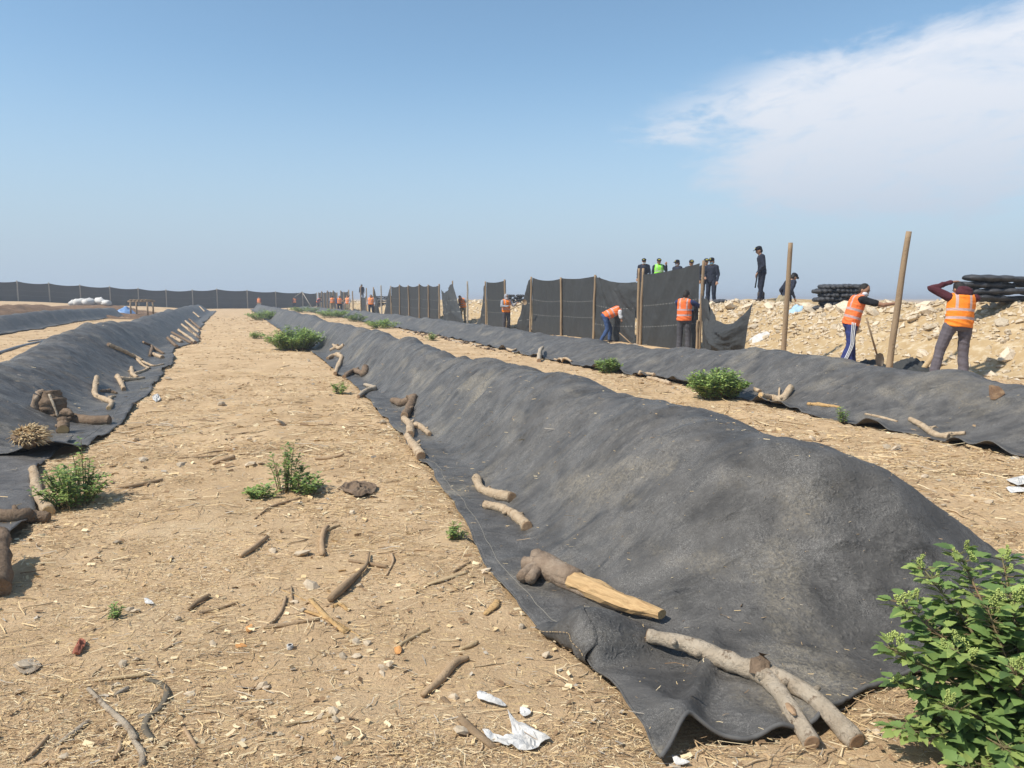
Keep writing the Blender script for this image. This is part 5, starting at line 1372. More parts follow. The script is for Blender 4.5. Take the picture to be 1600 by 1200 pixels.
C_DKGREY = cloth('dark_grey_trousers', (0.085, 0.080, 0.085)); C_WHITE = cloth('white_shirt', (0.60, 0.60, 0.60)); C_LGREY = cloth('light_grey_hoodie', (0.36, 0.36, 0.38))
C_POL = cloth('dark_uniform', (0.024, 0.028, 0.045)); C_KHAKI = cloth('khaki_cloth', (0.36, 0.29, 0.18)); C_STRIPE = cloth('white_stripe', (0.75, 0.75, 0.75))
C_CAP = cloth('dark_cap', (0.012, 0.013, 0.018)); C_YEL = cloth('yellow_badge', (0.70, 0.58, 0.10))
def joints(**kw):
    J = dict(pelvis=(0, 0, 0.93), chest=(0, 0.0, 1.28), neck=(0, 0, 1.44), head=(0, 0.025, 1.575), face=(0, 1, 0),
             shL=(-0.185, 0, 1.39), shR=(0.185, 0, 1.39), elL=(-0.24, -0.02, 1.12), elR=(0.24, -0.02, 1.12), wrL=(-0.25, 0.10, 0.88), wrR=(0.25, 0.10, 0.88),
             hipL=(-0.095, 0, 0.90), hipR=(0.095, 0, 0.90), knL=(-0.11, 0.03, 0.49), knR=(0.11, 0.03, 0.49), anL=(-0.12, -0.02, 0.08), anR=(0.12, -0.02, 0.08), hdL=None, hdR=None, toe=(0, 1, 0))
    J.update(kw)
    return {k: (Vector(v) if v is not None else None) for k, v in J.items()}
def torso(mb, J, rows, off=0.0, seg=18):
    pe, ch, nk = J['pelvis'], J['chest'], J['neck']
    lat = (J['shR'] - J['shL']).normalized()
    vs = []; fs = []
    spine = spline([pe, ch, nk], 12)
    for (t, wx, dy, sh) in rows:
        if t < 0: c = pe + (pe - ch).normalized() * (-t * (nk - pe).length); d = (ch - pe).normalized()
        else:
            k = min(int(t * 24), 23); c = spine[k].lerp(spine[k + 1], t * 24 - k); d = (spine[k + 1] - spine[k]).normalized()
        fw = d.cross(lat).normalized()            # forward = up x right
        l2 = fw.cross(d).normalized()
        c = c + fw * sh
        for j in range(seg):
            th = 2 * math.pi * j / seg
            vs.append(c + l2 * ((wx + off) * math.cos(th)) + fw * ((dy + off) * math.sin(th)))
    n = len(rows)
    for i in range(n - 1):
        for j in range(seg):
            k = (j + 1) % seg
            fs.append((i * seg + j, i * seg + k, (i + 1) * seg + k, (i + 1) * seg + j))
    fs.append(tuple(range(seg))[::-1]); fs.append(tuple((n - 1) * seg + j for j in range(seg)))
    mb.add(vs, fs)
T_BODY = [(-0.16, .10, .08, 0), (-0.10, .145, .105, 0), (0.0, .165, .118, 0), (0.25, .148, .105, 0.005), (0.5, .160, .115, 0.01), (0.75, .175, .115, 0.0), (0.9, .160, .09, -0.01), (0.98, .10, .07, -0.01), (1.0, .06, .05, 0)]
def hand(mb, wr, el, hd, right, grip=0.5):
    d = ((hd - wr) if hd is not None else (wr - el)).normalized()
    ref = Vector((0, 0, 1)) if abs(d.z) < 0.8 else Vector((0, 1, 0))
    s = d.cross(ref).normalized(); u = s.cross(d).normalized()
    tip = wr + d * 0.085
    for k in range(-1, 2): capsule(mb, wr + s * 0.012 * k, tip + s * 0.022 * k, 0.020, 0.019, 7)
    for k, L_ in enumerate((0.062, 0.072, 0.066, 0.05)):
        a = tip + s * (0.033 - 0.021 * k)
        b = a + d * L_ * 0.55 - u * L_ * 0.25 * grip; e = b + d * L_ * (0.5 - 0.4 * grip) - u * L_ * 0.6 * grip
        capsule(mb, a, b, 0.011, 0.010, 6); capsule(mb, b, e, 0.010, 0.009, 6)
    sg = 1 if right else -1
    a = wr + d * 0.03 + s * 0.028 * sg; b = a + d * 0.035 + s * 0.028 * sg - u * .01
    capsule(mb, a, b, 0.013, 0.012, 6); capsule(mb, b, b + d * 0.03 - u * 0.012 * grip, 0.012, 0.010, 6)
def person(label, pos, heading, J, shirt, trousers, scale=1.0, vest=None, sleeve='long', mask=None, hat='hair', vox=0.011, group=None, hood=False, shirt_len=-0.10, stripes=False, cuff=0.062, boots=False, face=True, patch=None, bulk=1.0):
    root = empty('person', pos, label, 'person', group, heading)
    root.scale = (scale * bulk, scale * bulk, scale)
    # body: one continuous figure
    mb = MB(); torso(mb, J, T_BODY)
    hd = J['head']; fc = J['face'].normalized(); upv = (hd - J['neck']).normalized(); fc = (fc - upv * fc.dot(upv)).normalized(); rt = fc.cross(upv).normalized()
    rot = Matrix((rt, fc, upv)).transposed()
    ellipsoid(mb, hd + upv * 0.01, (0.077, 0.096, 0.112), 16, 12, rot); ellipsoid(mb, hd - upv * 0.055 + fc * 0.022, (0.057, 0.066, 0.06), 14, 10, rot)
    capsule(mb, J['neck'] - upv * 0.06, hd - upv * 0.04 - fc * .01, 0.056, 0.052)
    ellipsoid(mb, hd + fc * 0.095 - upv * 0.022, (0.014, 0.020, 0.026), 8, 6, rot)
    for q in (-1, 1): ellipsoid(mb, hd + rt * 0.078 * q - upv * 0.01 - fc * .008, (0.010, 0.020, 0.030), 8, 6, rot)
    ellipsoid(mb, hd + fc * 0.084 - upv * 0.066, (0.024, 0.010, 0.010), 8, 6, rot)
    for q in 'LR':
        capsule(mb, J['sh' + q], J['el' + q], 0.058, 0.042); capsule(mb, J['el' + q], J['wr' + q], 0.042, 0.028); capsule(mb, J['sh' + q].lerp(J['neck'], .55), J['sh' + q], 0.06, 0.058)
        hand(mb, J['wr' + q], J['el' + q], J['hd' + q], q == 'R')
        capsule(mb, J['hip' + q], J['kn' + q], 0.088, 0.058); capsule(mb, J['kn' + q], J['an' + q], 0.056, 0.038); 
        toe = J['toe'].normalized(); capsule(mb, J['an' + q] - Vector((0, 0, .035)), J['an' + q] + toe * .15 - Vector((0, 0, .045)), 0.036, 0.032)
    remeshed('body', mb, vox, M_SKIN, root)
    # shirt
    mb = MB(); torso(mb, J, [(shirt_len, .155, .112, 0)] + T_BODY[2:7] + [(0.985, .085, .075, -0.005)], 0.014)
    for q in 'LR':
        capsule(mb, J['sh' + q].lerp(J['neck'], .5), J['sh' + q], 0.068, 0.072)
        if sleeve == 'long': capsule(mb, J['sh' + q], J['el' + q], 0.074, 0.060); capsule(mb, J['el' + q], J['wr' + q].lerp(J['el' + q], .08), 0.058, 0.044)
        else: capsule(mb, J['sh' + q], J['sh' + q].lerp(J['el' + q], .62), 0.074, 0.070)
    if hood:
        ellipsoid(mb, J['neck'] - fc * 0.085 + upv * 0.03, (0.135, 0.075, 0.11), 12, 8, rot)
    remeshed('shirt', mb, vox * 1.15, shirt, root, fold=0.010)
    # trousers
    mb = MB(); torso(mb, J, [(-0.2, .10, .09, 0), (-0.12, .155, .115, 0), (0.0, .168, .122, 0), (0.06, .162, .118, 0)], 0.012)
    for q in 'LR':
        capsule(mb, J['hip' + q], J['kn' + q], 0.104, 0.078); capsule(mb, J['kn' + q], J['an' + q] + Vector((0, 0, .04)), 0.076, cuff)
    tr = remeshed('trousers', mb, vox * 1.15, trousers, root, fold=0.007)
    if stripes:
        lat = (J['shR'] - J['shL']).normalized()
        for q, sg in (('L', -1), ('R', 1)):
            for k in (-1, 0, 1):
                mb = MB(); fo = (J['chest'] - J['pelvis']).normalized().cross(lat).normalized()
                pts = [J['hip' + q] + lat * sg * 0.100 + fo * k * .03 + Vector((0, 0, .04)), J['hip' + q].lerp(J['kn' + q], .5) + lat * sg * 0.088 + fo * k * .028, J['kn' + q] + lat * sg * 0.077 + fo * k * .025, J['an' + q] + lat * sg * (cuff - .003) + fo * k * .022 + Vector((0, 0, .06))]
                tube(mb, spline(pts, 5), 0.0095, 5); 
                s_ = mb.build('side_stripe', C_STRIPE); s_.parent = root; s_.parent = tr
    mb = MB()
    for q in 'LR':
        toe = J['toe'].normalized(); a = J['an' + q]
        capsule(mb, a - Vector((0, 0, .03)) - toe * .03, a + toe * .16 - Vector((0, 0, .04)), 0.046, 0.038)
        if boots: capsule(mb, a, a + Vector((0, 0, .18)), 0.055, 0.062)
        else: capsule(mb, a, a + Vector((0, 0, .02)), 0.046, 0.046)
    remeshed('shoes', mb, vox * 1.2, M_SHOE, root, 2)
    if vest is not None:
        mb = MB(); torso(mb, J, [(-0.07, .175, .135, 0), (0.0, .180, .138, 0), (0.25, .172, .130, .005), (0.5, .176, .132, .01), (0.75, .178, .130, 0), (0.9, .165, .108, -.01), (0.97, .125, .09, -.01)], 0.022)
        for q in 'LR': capsule(mb, J['sh' + q].lerp(J['neck'], .65), J['sh' + q].lerp(J['neck'], .22), 0.075, 0.074)
        pe, nk = J['pelvis'], J['neck']; ax = (nk - pe); L2 = ax.length_squared; lat = (J['shR'] - J['shL']).normalized()
        axn = np.array(ax); pen = np.array(pe); ln = np.array(lat)
        remeshed('vest', mb, vox * 1.1, vest, root, 2, {'hgt': lambda co: ((co - pen) @ axn) / L2, 'lat': lambda co: (co - pen) @ ln}, fold=0.010)
    if face:
        for q in (-1, 1):
            mb = MB(); ellipsoid(mb, hd + fc * 0.083 + rt * 0.033 * q + upv * 0.014, (0.013, 0.008, 0.008), 8, 6, rot); mb.build('eye', M_EYE, root)
            mb = MB(); ellipsoid(mb, hd + fc * 0.086 + rt * 0.034 * q + upv * 0.036, (0.022, 0.008, 0.006), 8, 6, rot); mb.build('eyebrow', M_HAIR, root)
    if hat in ('hair', 'cap', 'capy'):
        mb = MB(); ellipsoid(mb, hd + upv * 0.035 - fc * 0.022, (0.087, 0.095, 0.098), 16, 10, rot)
        ellipsoid(mb, hd - fc * 0.045 - upv * .02, (0.080, 0.07, 0.08), 14, 8, rot)
        remeshed('hair', mb, vox, M_HAIR, root, 2)
    if hat in ('cap', 'capy'):
        mb = MB(); ellipsoid(mb, hd + upv * 0.068 - fc * 0.005, (0.098, 0.112, 0.075), 16, 10, rot)
        vs = []; 
        for lay in (0, 0.010):
            for k in range(9):
                th = math.pi * k / 8
                vs.append(hd + upv * (0.062 + lay - 0.02 * math.sin(th)) + rt * (0.088 * math.cos(th)) + fc * (0.075 + 0.095 * math.sin(th)))
        mb.add(vs, [tuple(range(9)), tuple(range(17, 8, -1))] + [(k, k + 9, k + 10, k + 1) for k in range(8)] + [(0, 8, 17, 9)])
        cp = mb.build('cap', C_CAP, root)
        mb = MB(); ellipsoid(mb, hd + upv * 0.095 + fc * 0.092, (0.032 if hat == 'cap' else 0.06, 0.012, 0.022), 8, 6, rot); mb.build('cap_badge', C_YEL, cp)
    if hat == 'hood':
        mb = MB(); ellipsoid(mb, hd + upv * 0.012 - fc * 0.02, (0.105, 0.105, 0.135), 16, 12, rot); capsule(mb, J['neck'], hd, 0.085, 0.09)
        remeshed('hood', mb, vox, shirt, root, 2)
    if mask is not None:
        mb = MB(); ellipsoid(mb, hd + fc * 0.045 - upv * 0.048, (0.068, 0.062, 0.052), 14, 10, rot)
        remeshed('face_mask', mb, vox, mask, root, 1)
    if patch:
        lat = (J['shR'] - J['shL']).normalized()
        mb = MB(); ellipsoid(mb, J['shR'].lerp(J['elR'], .35) + lat * .068, (0.012, 0.03, 0.035), 8, 6); mb.build('sleeve_patch', C_STRIPE, root)
    return root
def stand(px, n, dz=0.0):
    p = on_n(px, n); p.z = Hz(p.x, p.y) + dz; return p
HEAD = lambda deg: R(deg)       # rotation about z; 0 faces away from the camera (+Y), 180 faces it, -90 faces picture right
# near workers
person('man in a maroon hoodie and bright orange vest seen from behind, hands at his head', stand(1494, 12.1), HEAD(-8), joints(
    pelvis=(0.02, 0, 0.92), chest=(0.05, 0.02, 1.27), neck=(0.06, 0.06, 1.42), head=(0.05, 0.13, 1.53), face=(-0.2, 0.9, -0.3),
    shL=(-0.13, 0.03, 1.40), shR=(0.24, 0.03, 1.38), elL=(-0.36, 0.12, 1.55), wrL=(-0.06, 0.14, 1.66), hdL=(0.10, 0.2, 1.68), elR=(0.22, 0.32, 1.40), wrR=(0.12, 0.28, 1.56), hdR=(0.06, 0.24, 1.66),
    hipL=(-0.10, 0, 0.9), hipR=(0.12, 0, 0.9), knL=(-0.21, 0.03, 0.50), knR=(0.12, 0.03, 0.48), anL=(-0.30, -0.03, 0.08), anR=(0.12, -0.02, 0.08), toe=(-0.25, 0.9, 0)),
    C_MAROON, C_GREYJ, 1.03, M_VEST2, hood=True, bulk=1.13, vox=0.009, cuff=0.07)
person('masked man in black T-shirt, orange vest and striped blue track trousers gripping the pole', stand(1328, 11.55), HEAD(-100), joints(
    pelvis=(0, 0.0, 0.92), chest=(0, 0.07, 1.26), neck=(0.0, 0.15, 1.42), head=(0.02, 0.21, 1.55), face=(0.6, 0.8, -0.1),
    shL=(-0.18, 0.11, 1.38), shR=(0.18, 0.14, 1.37), elR=(0.24, 0.50, 1.27), wrR=(0.16, 0.72, 1.30), hdR=(0.06, 0.84, 1.36), elL=(-0.24, 0.06, 1.12), wrL=(-0.24, 0.16, 0.90), hdL=(-0.24, 0.2, 0.8),
    knL=(-0.12, 0.06, 0.49), knR=(0.12, -0.02, 0.49), anL=(-0.13, 0.08, 0.08), anR=(0.13, -0.16, 0.08)),
    C_BLACK, C_BLUE, 1.03, M_VEST, sleeve='short', mask=M_MASK, vox=0.009, stripes=True, cuff=0.085)
person('man in navy sleeves and orange vest seen from behind holding up the cloth', stand(1068, 11.35), HEAD(-25), joints(
    head=(0.03, 0.06, 1.575), face=(0.3, 0.9, 0.05), elR=(0.36, 0.16, 1.28), wrR=(0.40, 0.38, 1.36), hdR=(0.42, 0.48, 1.4), elL=(-0.18, 0.2, 1.15), wrL=(0.16, 0.42, 1.14), hdL=(0.28, 0.5, 1.16)),
    C_NAVY, C_DKGREY, 1.0, M_VEST, vox=0.010, cuff=0.075)
person('man bent double digging in white shirt, orange vest and blue jeans', stand(948, 11.35), HEAD(-85), joints(
    pelvis=(0, -0.06, 0.86), chest=(0, 0.24, 1.02), neck=(0, 0.42, 1.08), head=(0.0, 0.55, 1.06), face=(0.15, 0.75, -0.6),
    shL=(-0.18, 0.38, 1.03), shR=(0.18, 0.38, 1.01), elL=(-0.2, 0.50, 0.78), elR=(0.22, 0.44, 0.72), wrL=(-0.05, 0.72, 0.66), wrR=(0.08, 0.60, 0.56), hdL=(0, 0.8, 0.6), hdR=(0.02, 0.68, 0.5),
    hipL=(-0.1, -0.06, 0.84), hipR=(0.1, -0.06, 0.84), knL=(-0.12, 0.14, 0.46), knR=(0.12, 0.0, 0.45), anL=(-0.13, 0.12, 0.08), anR=(0.13, -0.2, 0.08)),
    C_WHITE, C_JEANS, 1.0, M_VEST, sleeve='short', mask=M_MASK, vox=0.010)
person('hooded man in grey with orange vest pushing a long shovel upward', stand(791, 11.2), HEAD(205), joints(
    elL=(-0.32, 0.1, 1.18), wrL=(-0.36, 0.3, 1.30), hdL=(-0.42, 0.4, 1.34), elR=(0.26, 0.10, 1.16), wrR=(0.02, 0.30, 1.16), hdR=(-0.08, 0.36, 1.2)),
    C_LGREY, C_DKGREY, 0.98, M_VEST2, hat='hood', mask=M_MASK, vox=0.012, cuff=0.08)
person('man in orange vest bending behind the gap next to the bunched cloth', stand(724, 12.5), HEAD(160), joints(chest=(0, 0.10, 1.25), neck=(0, .2, 1.38), head=(0.05, 0.3, 1.46), shL=(-.18, .15, 1.34), shR=(.18, .15, 1.34), elL=(-.3, .3, 1.2), wrL=(-.3, .5, 1.3)), C_LGREY, C_KHAKI, 0.98, M_VEST2, vox=0.016)
far = [(581, 66.0, 'man in orange vest standing by the bare poles left of the five bays', 170, C_LGREY, C_POL, 0),
       (545, 77.0, 'rightmost of the far trio in orange vests by the distant poles', 140, C_LGREY, C_KHAKI, 0),
       (532, 82.0, 'middle one of the far trio in orange vests, holding a slanting pole', 200, C_NAVY, C_POL, 0),
       (521, 88.0, 'leftmost of the far trio in orange vests, in pale trousers', 10, C_LGREY, C_KHAKI, 0),
       (498, 105.0, 'far man in orange vest leaning right beside the distant fence', -80, C_NAVY, C_POL, 1),
       (462, 116.0, 'far man in orange vest with one arm raised near the fence brace', 60, C_MAROON, C_POL, 2),
       (407, 116.0, 'farthest man in orange standing where the long mound meets the back fence', 180, C_MAROON, C_KHAKI, 0)]
for px, y, lab, h_, sh_, tr_, po in far:
    p = at_y(px, y); p.z = Hz(p.x, p.y)
    J = joints() if po == 0 else (joints(chest=(0, .1, 1.24), neck=(0, .22, 1.38), head=(0, .3, 1.48), shL=(-.18, .16, 1.34), shR=(.18, .16, 1.34), wrL=(-.1, .5, .9), elL=(-.2, .3, 1.05)) if po == 1 else joints(elR=(.4, .05, 1.45), wrR=(.62, .1, 1.5)))
    person(lab, p, HEAD(h_), J, sh_, tr_, 1.05, M_VEST2 if po != 1 else M_VEST, vox=0.03, face=False, bulk=1.3)
# officers on the bank
person('officer in dark uniform and cap standing alone on top of the rubble, facing left', stand(1187, 15.9, -0.03), HEAD(82), joints(
    chest=(0, 0.03, 1.28), neck=(0, 0.07, 1.44), head=(0, 0.12, 1.575), face=(-0.1, 1, -0.12), shL=(-.185, .03, 1.39), shR=(.185, .03, 1.39), wrL=(-.2, .16, .90), elL=(-.25, .0, 1.12), anL=(-.11, .08, .08), anR=(.11, -.06, .08)), C_POL, C_POL, 1.03, hat='cap', vox=0.011, boots=True, cuff=0.06, patch=True)
person('officer in dark shirt crouching behind the tall bare pole with a khaki bag', stand(1226, 16.4, -0.75), HEAD(-70), joints(chest=(0, 0.10, 1.25), neck=(0, .18, 1.40), head=(0, 0.26, 1.52), shL=(-.18, .14, 1.36), shR=(.18, .14, 1.36)), C_POL, C_POL, 1.0, hat='cap', vox=0.014)
heap('khaki_bag', 'khaki bag hanging beside the crouching officer', 'bag', 1219, 15.9, (0.20, 0.16, 0.45), C_KHAKI, 621, 0.03)
pz = lambda px, ptop, n: (lambda p: (Vector((p.x, p.y, z_at(ptop, p.y) - 1.76))))(on_n(px, n))
person('officer in dark jacket with white mask, leftmost of the group above the cloth', pz(1004, 403, 16.4), HEAD(165), joints(), C_POL, C_POL, 1.0, hat='cap', mask=M_MASK, vox=0.014)
person('officer in a fluorescent green jacket above the cloth', pz(1027, 403, 16.6), HEAD(178), joints(elL=(-.30, .05, 1.2), wrL=(-.28, .15, 1.42)), C_POL, C_POL, 1.0, M_VESTG, hat='capy', vox=0.014)
person('officer in dark uniform turned left in the middle of the group above the cloth', pz(1056, 405, 16.6), HEAD(120), joints(), C_POL, C_POL, 1.0, hat='cap', mask=M_MASK, vox=0.014)
person('officer with a yellow-badged cap mostly hidden behind the cloth', pz(1077, 405, 16.9), HEAD(180), joints(), C_POL, C_POL, 1.0, hat='capy', vox=0.014)
person('officer half hidden behind the tall post beside the blue-masked officer', pz(1100, 403, 17.2), HEAD(180), joints(), C_POL, C_POL, 1.0, hat='capy', vox=0.014)
person('officer in dark uniform with a blue mask standing right of the tall post', pz(1109, 403, 16.2), HEAD(140), joints(wrR=(.12, .25, 1.02), elR=(.26, .02, 1.12)), C_POL, C_POL, 1.02, hat='cap', mask=M_MASKB, vox=0.013)
p = at_y(567, 80); p.z = z_at(444, 80) - 1.76
person('dark-clad figure standing high among the distant bare poles', p, HEAD(180), joints(), C_POL, C_POL, 1.0, hat='cap', vox=0.03, face=False)
# tools
def shovel(label, a, b, blade_at_b=True, r=0.018, blade_mat=None):
    root = empty('shovel', a, label, 'shovel'); a = Vector(a); b = Vector(b)
    mb = MB(); tube(mb, [a, a.lerp(b, .5), b], r, 7); child_abs(mb.build('handle', M_POLE), root)
    d = (b - a).normalized(); s = d.cross(Vector((0.3, -0.9, 0.2))).normalized(); n_ = s.cross(d)
    mb = MB(); vs = []
    rows = [(0, .06), (0.05, .11), (0.15, .115), (0.22, .09), (0.27, .02)]
    for dz in (0, 0.006):
        for (t, wd) in rows:
            for k in (-1, -.5, 0, .5, 1): vs.append(b + d * t + s * wd * k + n_ * (0.03 * k * k + dz))
    fs = []
    for i in range(4):
        for j in range(4): fs.append((i * 5 + j, i * 5 + j + 1, i * 5 + j + 6, i * 5 + j + 5)); fs.append((25 + i * 5 + j, 25 + i * 5 + j + 5, 25 + i * 5 + j + 6, 25 + i * 5 + j + 1))
    mb.add(vs, fs); child_abs(mb.build('blade', blade_mat or M_METAL), root)
    return root
shovel('shovel leaning upright beside the masked worker', V3(1352, 497, 11.4), V3(1371, 553, 11.75))
shovel('short-handled shovel in the hands of the digging worker', V3(968, 520, 11.2), V3(988, 538, 11.3))
shovel('long pale shovel pushed toward the cloth by the hooded worker', V3(797, 484, 11.0), V3(818, 473, 11.25), blade_mat=M_POLE)
mb = MB(); a, b = Vector(V3(1181, 420, 15.7)), Vector(V3(1177, 450, 15.7)); tube(mb, [a, b], 0.022, 8)
tag(mb.build('baton', C_CAP, origin=a), 'dark baton hanging at the side of the lone standing officer', 'baton')
mb = MB(); a, b = at_y(534, 81), at_y(548, 81); a.z = z_at(473, 81); b.z = z_at(461, 81); tube(mb, [a, b], 0.07, 7)
tag(mb.build('wooden_pole', M_POLE, origin=a), 'slanting pole carried by the far trio of workers', 'pole')
mb = MB(); pts = [Vector(V3(1445, 576, 12.3)), Vector(V3(1456, 560, 12.4)), Vector(V3(1463, 545, 12.5))]; tube(mb, spline(pts, 5), 0.05, 8)
tag(mb.build('tan_pipe', M_STICK_PALE, origin=pts[0]), 'tan curved pipe lying left of the maroon-hooded man', 'pipe')

# ------------------------------------------------------------------ weeds
def leaf_mesh(name, mat, serr=True, L_=1.0, W_=0.5, fold=0.18, droop=0.25):
    prof = [(0, 0.02), (0.12, 0.24), (0.22, 0.40), (0.28, 0.33), (0.40, 0.50), (0.46, 0.38), (0.58, 0.40), (0.64, 0.27), (0.80, 0.20), (1.0, 0.0)] if serr else [(0, 0.05), (0.3, 0.42), (0.6, 0.40), (0.85, 0.2), (1.0, 0)]
    vs = []; fs = []
    for x, w_ in prof:
        z = -droop * x * x
        vs += [(x * L_, -w_ * W_, z * L_ + fold * w_), (x * L_, 0, z * L_), (x * L_, w_ * W_, z * L_ + fold * w_)]
    for i in range(len(prof) - 1):
        a = i * 3
        fs += [(a, a + 1, a + 4, a + 3), (a + 1, a + 2, a + 5, a + 4)]
    me = bpy.data.meshes.new(name); me.from_pydata(vs, [], fs); me.materials.append(mat); me.update()
    me.polygons.foreach_set('use_smooth', [True] * len(fs))
    return me
LEAVES = [leaf_mesh('leaf', m_, True, 1, 0.76, 0.16, d_) for m_ in M_LEAF for d_ in (0.15, 0.35)]
def flower_mesh(seed):
    g = random.Random(seed); mb = MB()
    for k in range(60):
        t = g.random(); r = 0.42 * (1 - t * 0.6)
        th = g.uniform(0, 6.28); rr_ = r * math.sqrt(g.random())
        c = Vector((rr_ * math.cos(th), rr_ * math.sin(th), t * 1.0)); q = g.uniform(0.06, 0.11)
        vs = [c + Vector(a) * q for a in ((1, 0, 0), (-1, 0, 0), (0, 1, 0), (0, -1, 0), (0, 0, 1), (0, 0, -1))]
        mb.add(vs, F8)
    for k in range(9):
        th = k * 0.7; tube(mb, [Vector((0, 0, k * .09)), Vector((math.cos(th) * .3, math.sin(th) * .3, k * .09 + .15))], [0.02, 0.012], 4)
    return mb.mesh('seed_head', M_FLOWER)
FLOWERS = [flower_mesh(i) for i in range(3)]
def place_leaf(parent, me, p, d, size, roll, name='leaf'):
    o = link(name, me, parent)
    d = Vector(d).normalized()
    q = d.to_track_quat('X', 'Z')
    o.rotation_mode = 'QUATERNION'; o.rotation_quaternion = q @ Matrix.Rotation(roll, 3, 'X').to_quaternion()
    o.location = Vector(p) - parent.location; o.scale = (size,) * 3
    return o
# the big flowering weed in the near right corner
bp0 = Vector((1.80, 2.54, float(G(np.array([1.80]), np.array([2.54]))[0])))
weed = empty('flowering_weed', bp0, 'large leafy weed with pale green seed clusters in the near right corner', 'weed')
smb = MB(); fol = MB(); g = random.Random(42)
tips = [(-0.46, 0.06, 0.40), (-0.36, 0.20, 0.52), (-0.20, 0.34, 0.60), (-0.02, 0.42, 0.64), (-0.10, 0.10, 0.54), (-0.26, 0.00, 0.42), (0.14, 0.40, 0.62), (0.28, 0.36, 0.58), (0.02, 0.16, 0.56), (-0.46, -0.04, 0.14), (-0.34, -0.10, 0.26),
        (-0.12, -0.10, 0.40), (-0.40, 0.10, 0.24), (0.16, 0.10, 0.52), (0.30, 0.12, 0.50), (0.08, -0.12, 0.40), (-0.24, 0.22, 0.36), (-0.20, -0.18, 0.16), (0.40, 0.30, 0.54), (-0.06, 0.28, 0.44), (0.02, -0.20, 0.24), (-0.30, 0.06, 0.12), (0.2, -0.1, 0.3), (0.36, 0.0, 0.36), (-0.02, -0.30, 0.16), (0.18, -0.30, 0.22), (-0.20, -0.30, 0.14), (-0.34, -0.22, 0.10), (0.32, -0.22, 0.3), (-0.1, -0.42, 0.08), (0.1, -0.4, 0.1)]
nleaf = 0
def leaf_into(mb, p, d, size, roll, mi):
    d = Vector(d).normalized(); q = d.to_track_quat('X', 'Z') @ Matrix.Rotation(roll, 3, 'X').to_quaternion()
    me = LEAVES[mi]; vs = [p + q @ (v.co * size) for v in me.vertices]
    mb.add(vs, [tuple(f.vertices) for f in me.polygons], mi // 2)
for ti, tp_ in enumerate(tips):
    tp_ = (tp_[0], tp_[1], tp_[2] * 0.93)
    tip = bp0 + Vector(tp_)
    mid = bp0 + Vector((tp_[0] * 0.42, tp_[1] * 0.42, tp_[2] * 0.60))
    path = spline([bp0 + Vector((g.uniform(-.05, .05), g.uniform(-.05, .05), 0)), mid, tip], 9)
    tube(smb, path, [0.009, 0.006, 0.003], 6, True, 0.05)
    n_ = len(path)
    for i in range(4, n_):
        p = path[i]; ax = (path[min(i + 1, n_ - 1)] - path[i - 1]).normalized()
        for k in range(7 if i > n_ - 8 else 5):
            th = i * 2.4 + k * 2.2 + ti + g.uniform(-.6, .6)
            sd = Vector((math.cos(th), math.sin(th), 0)); dd = (sd + ax * 0.4 + Vector((0, 0, g.uniform(-.25, .35)))).normalized()
            sz = g.uniform(0.06, 0.115) * (1.0 if i < n_ - 5 else 0.7)
            pet = p + dd * g.uniform(0.015, 0.05)
            tube(smb, [p, pet], [0.002, 0.0015], 4)
            mi = g.choices(range(6), [5, 5, 3, 3, 1, 1])[0] if i < n_ - 3 else g.choices(range(6), [3, 3, 4, 4, 1, 1])[0]
            if k == 0 and nleaf < 290 and sz > 0.045: place_leaf(weed, LEAVES[mi], pet, dd, sz, g.uniform(-.5, .5)); nleaf += 1
            else: leaf_into(fol, pet, dd, sz * 0.9, g.uniform(-.6, .6), mi)
    if tp_[2] > 0.2:
        for k in range(g.randint(3, 5)):
            q = path[max(n_ - 1 - k // 2, 0)] + Vector((g.uniform(-.035, .035), g.uniform(-.035, .035), g.uniform(-.01, .03)))
            o = link('seed_head', FLOWERS[g.randrange(3)], weed); s_ = g.uniform(0.022, 0.042)
            o.location = q - bp0; o.scale = (s_, s_, s_ * g.uniform(1, 1.5)); o.rotation_euler = (g.uniform(-.6, .6), g.uniform(-.6, .6), g.uniform(0, 6))
child_abs(smb.build('stem', M_STEM), weed)
tag(child_abs(fol.build('foliage', M_LEAF), weed), kind='stuff')
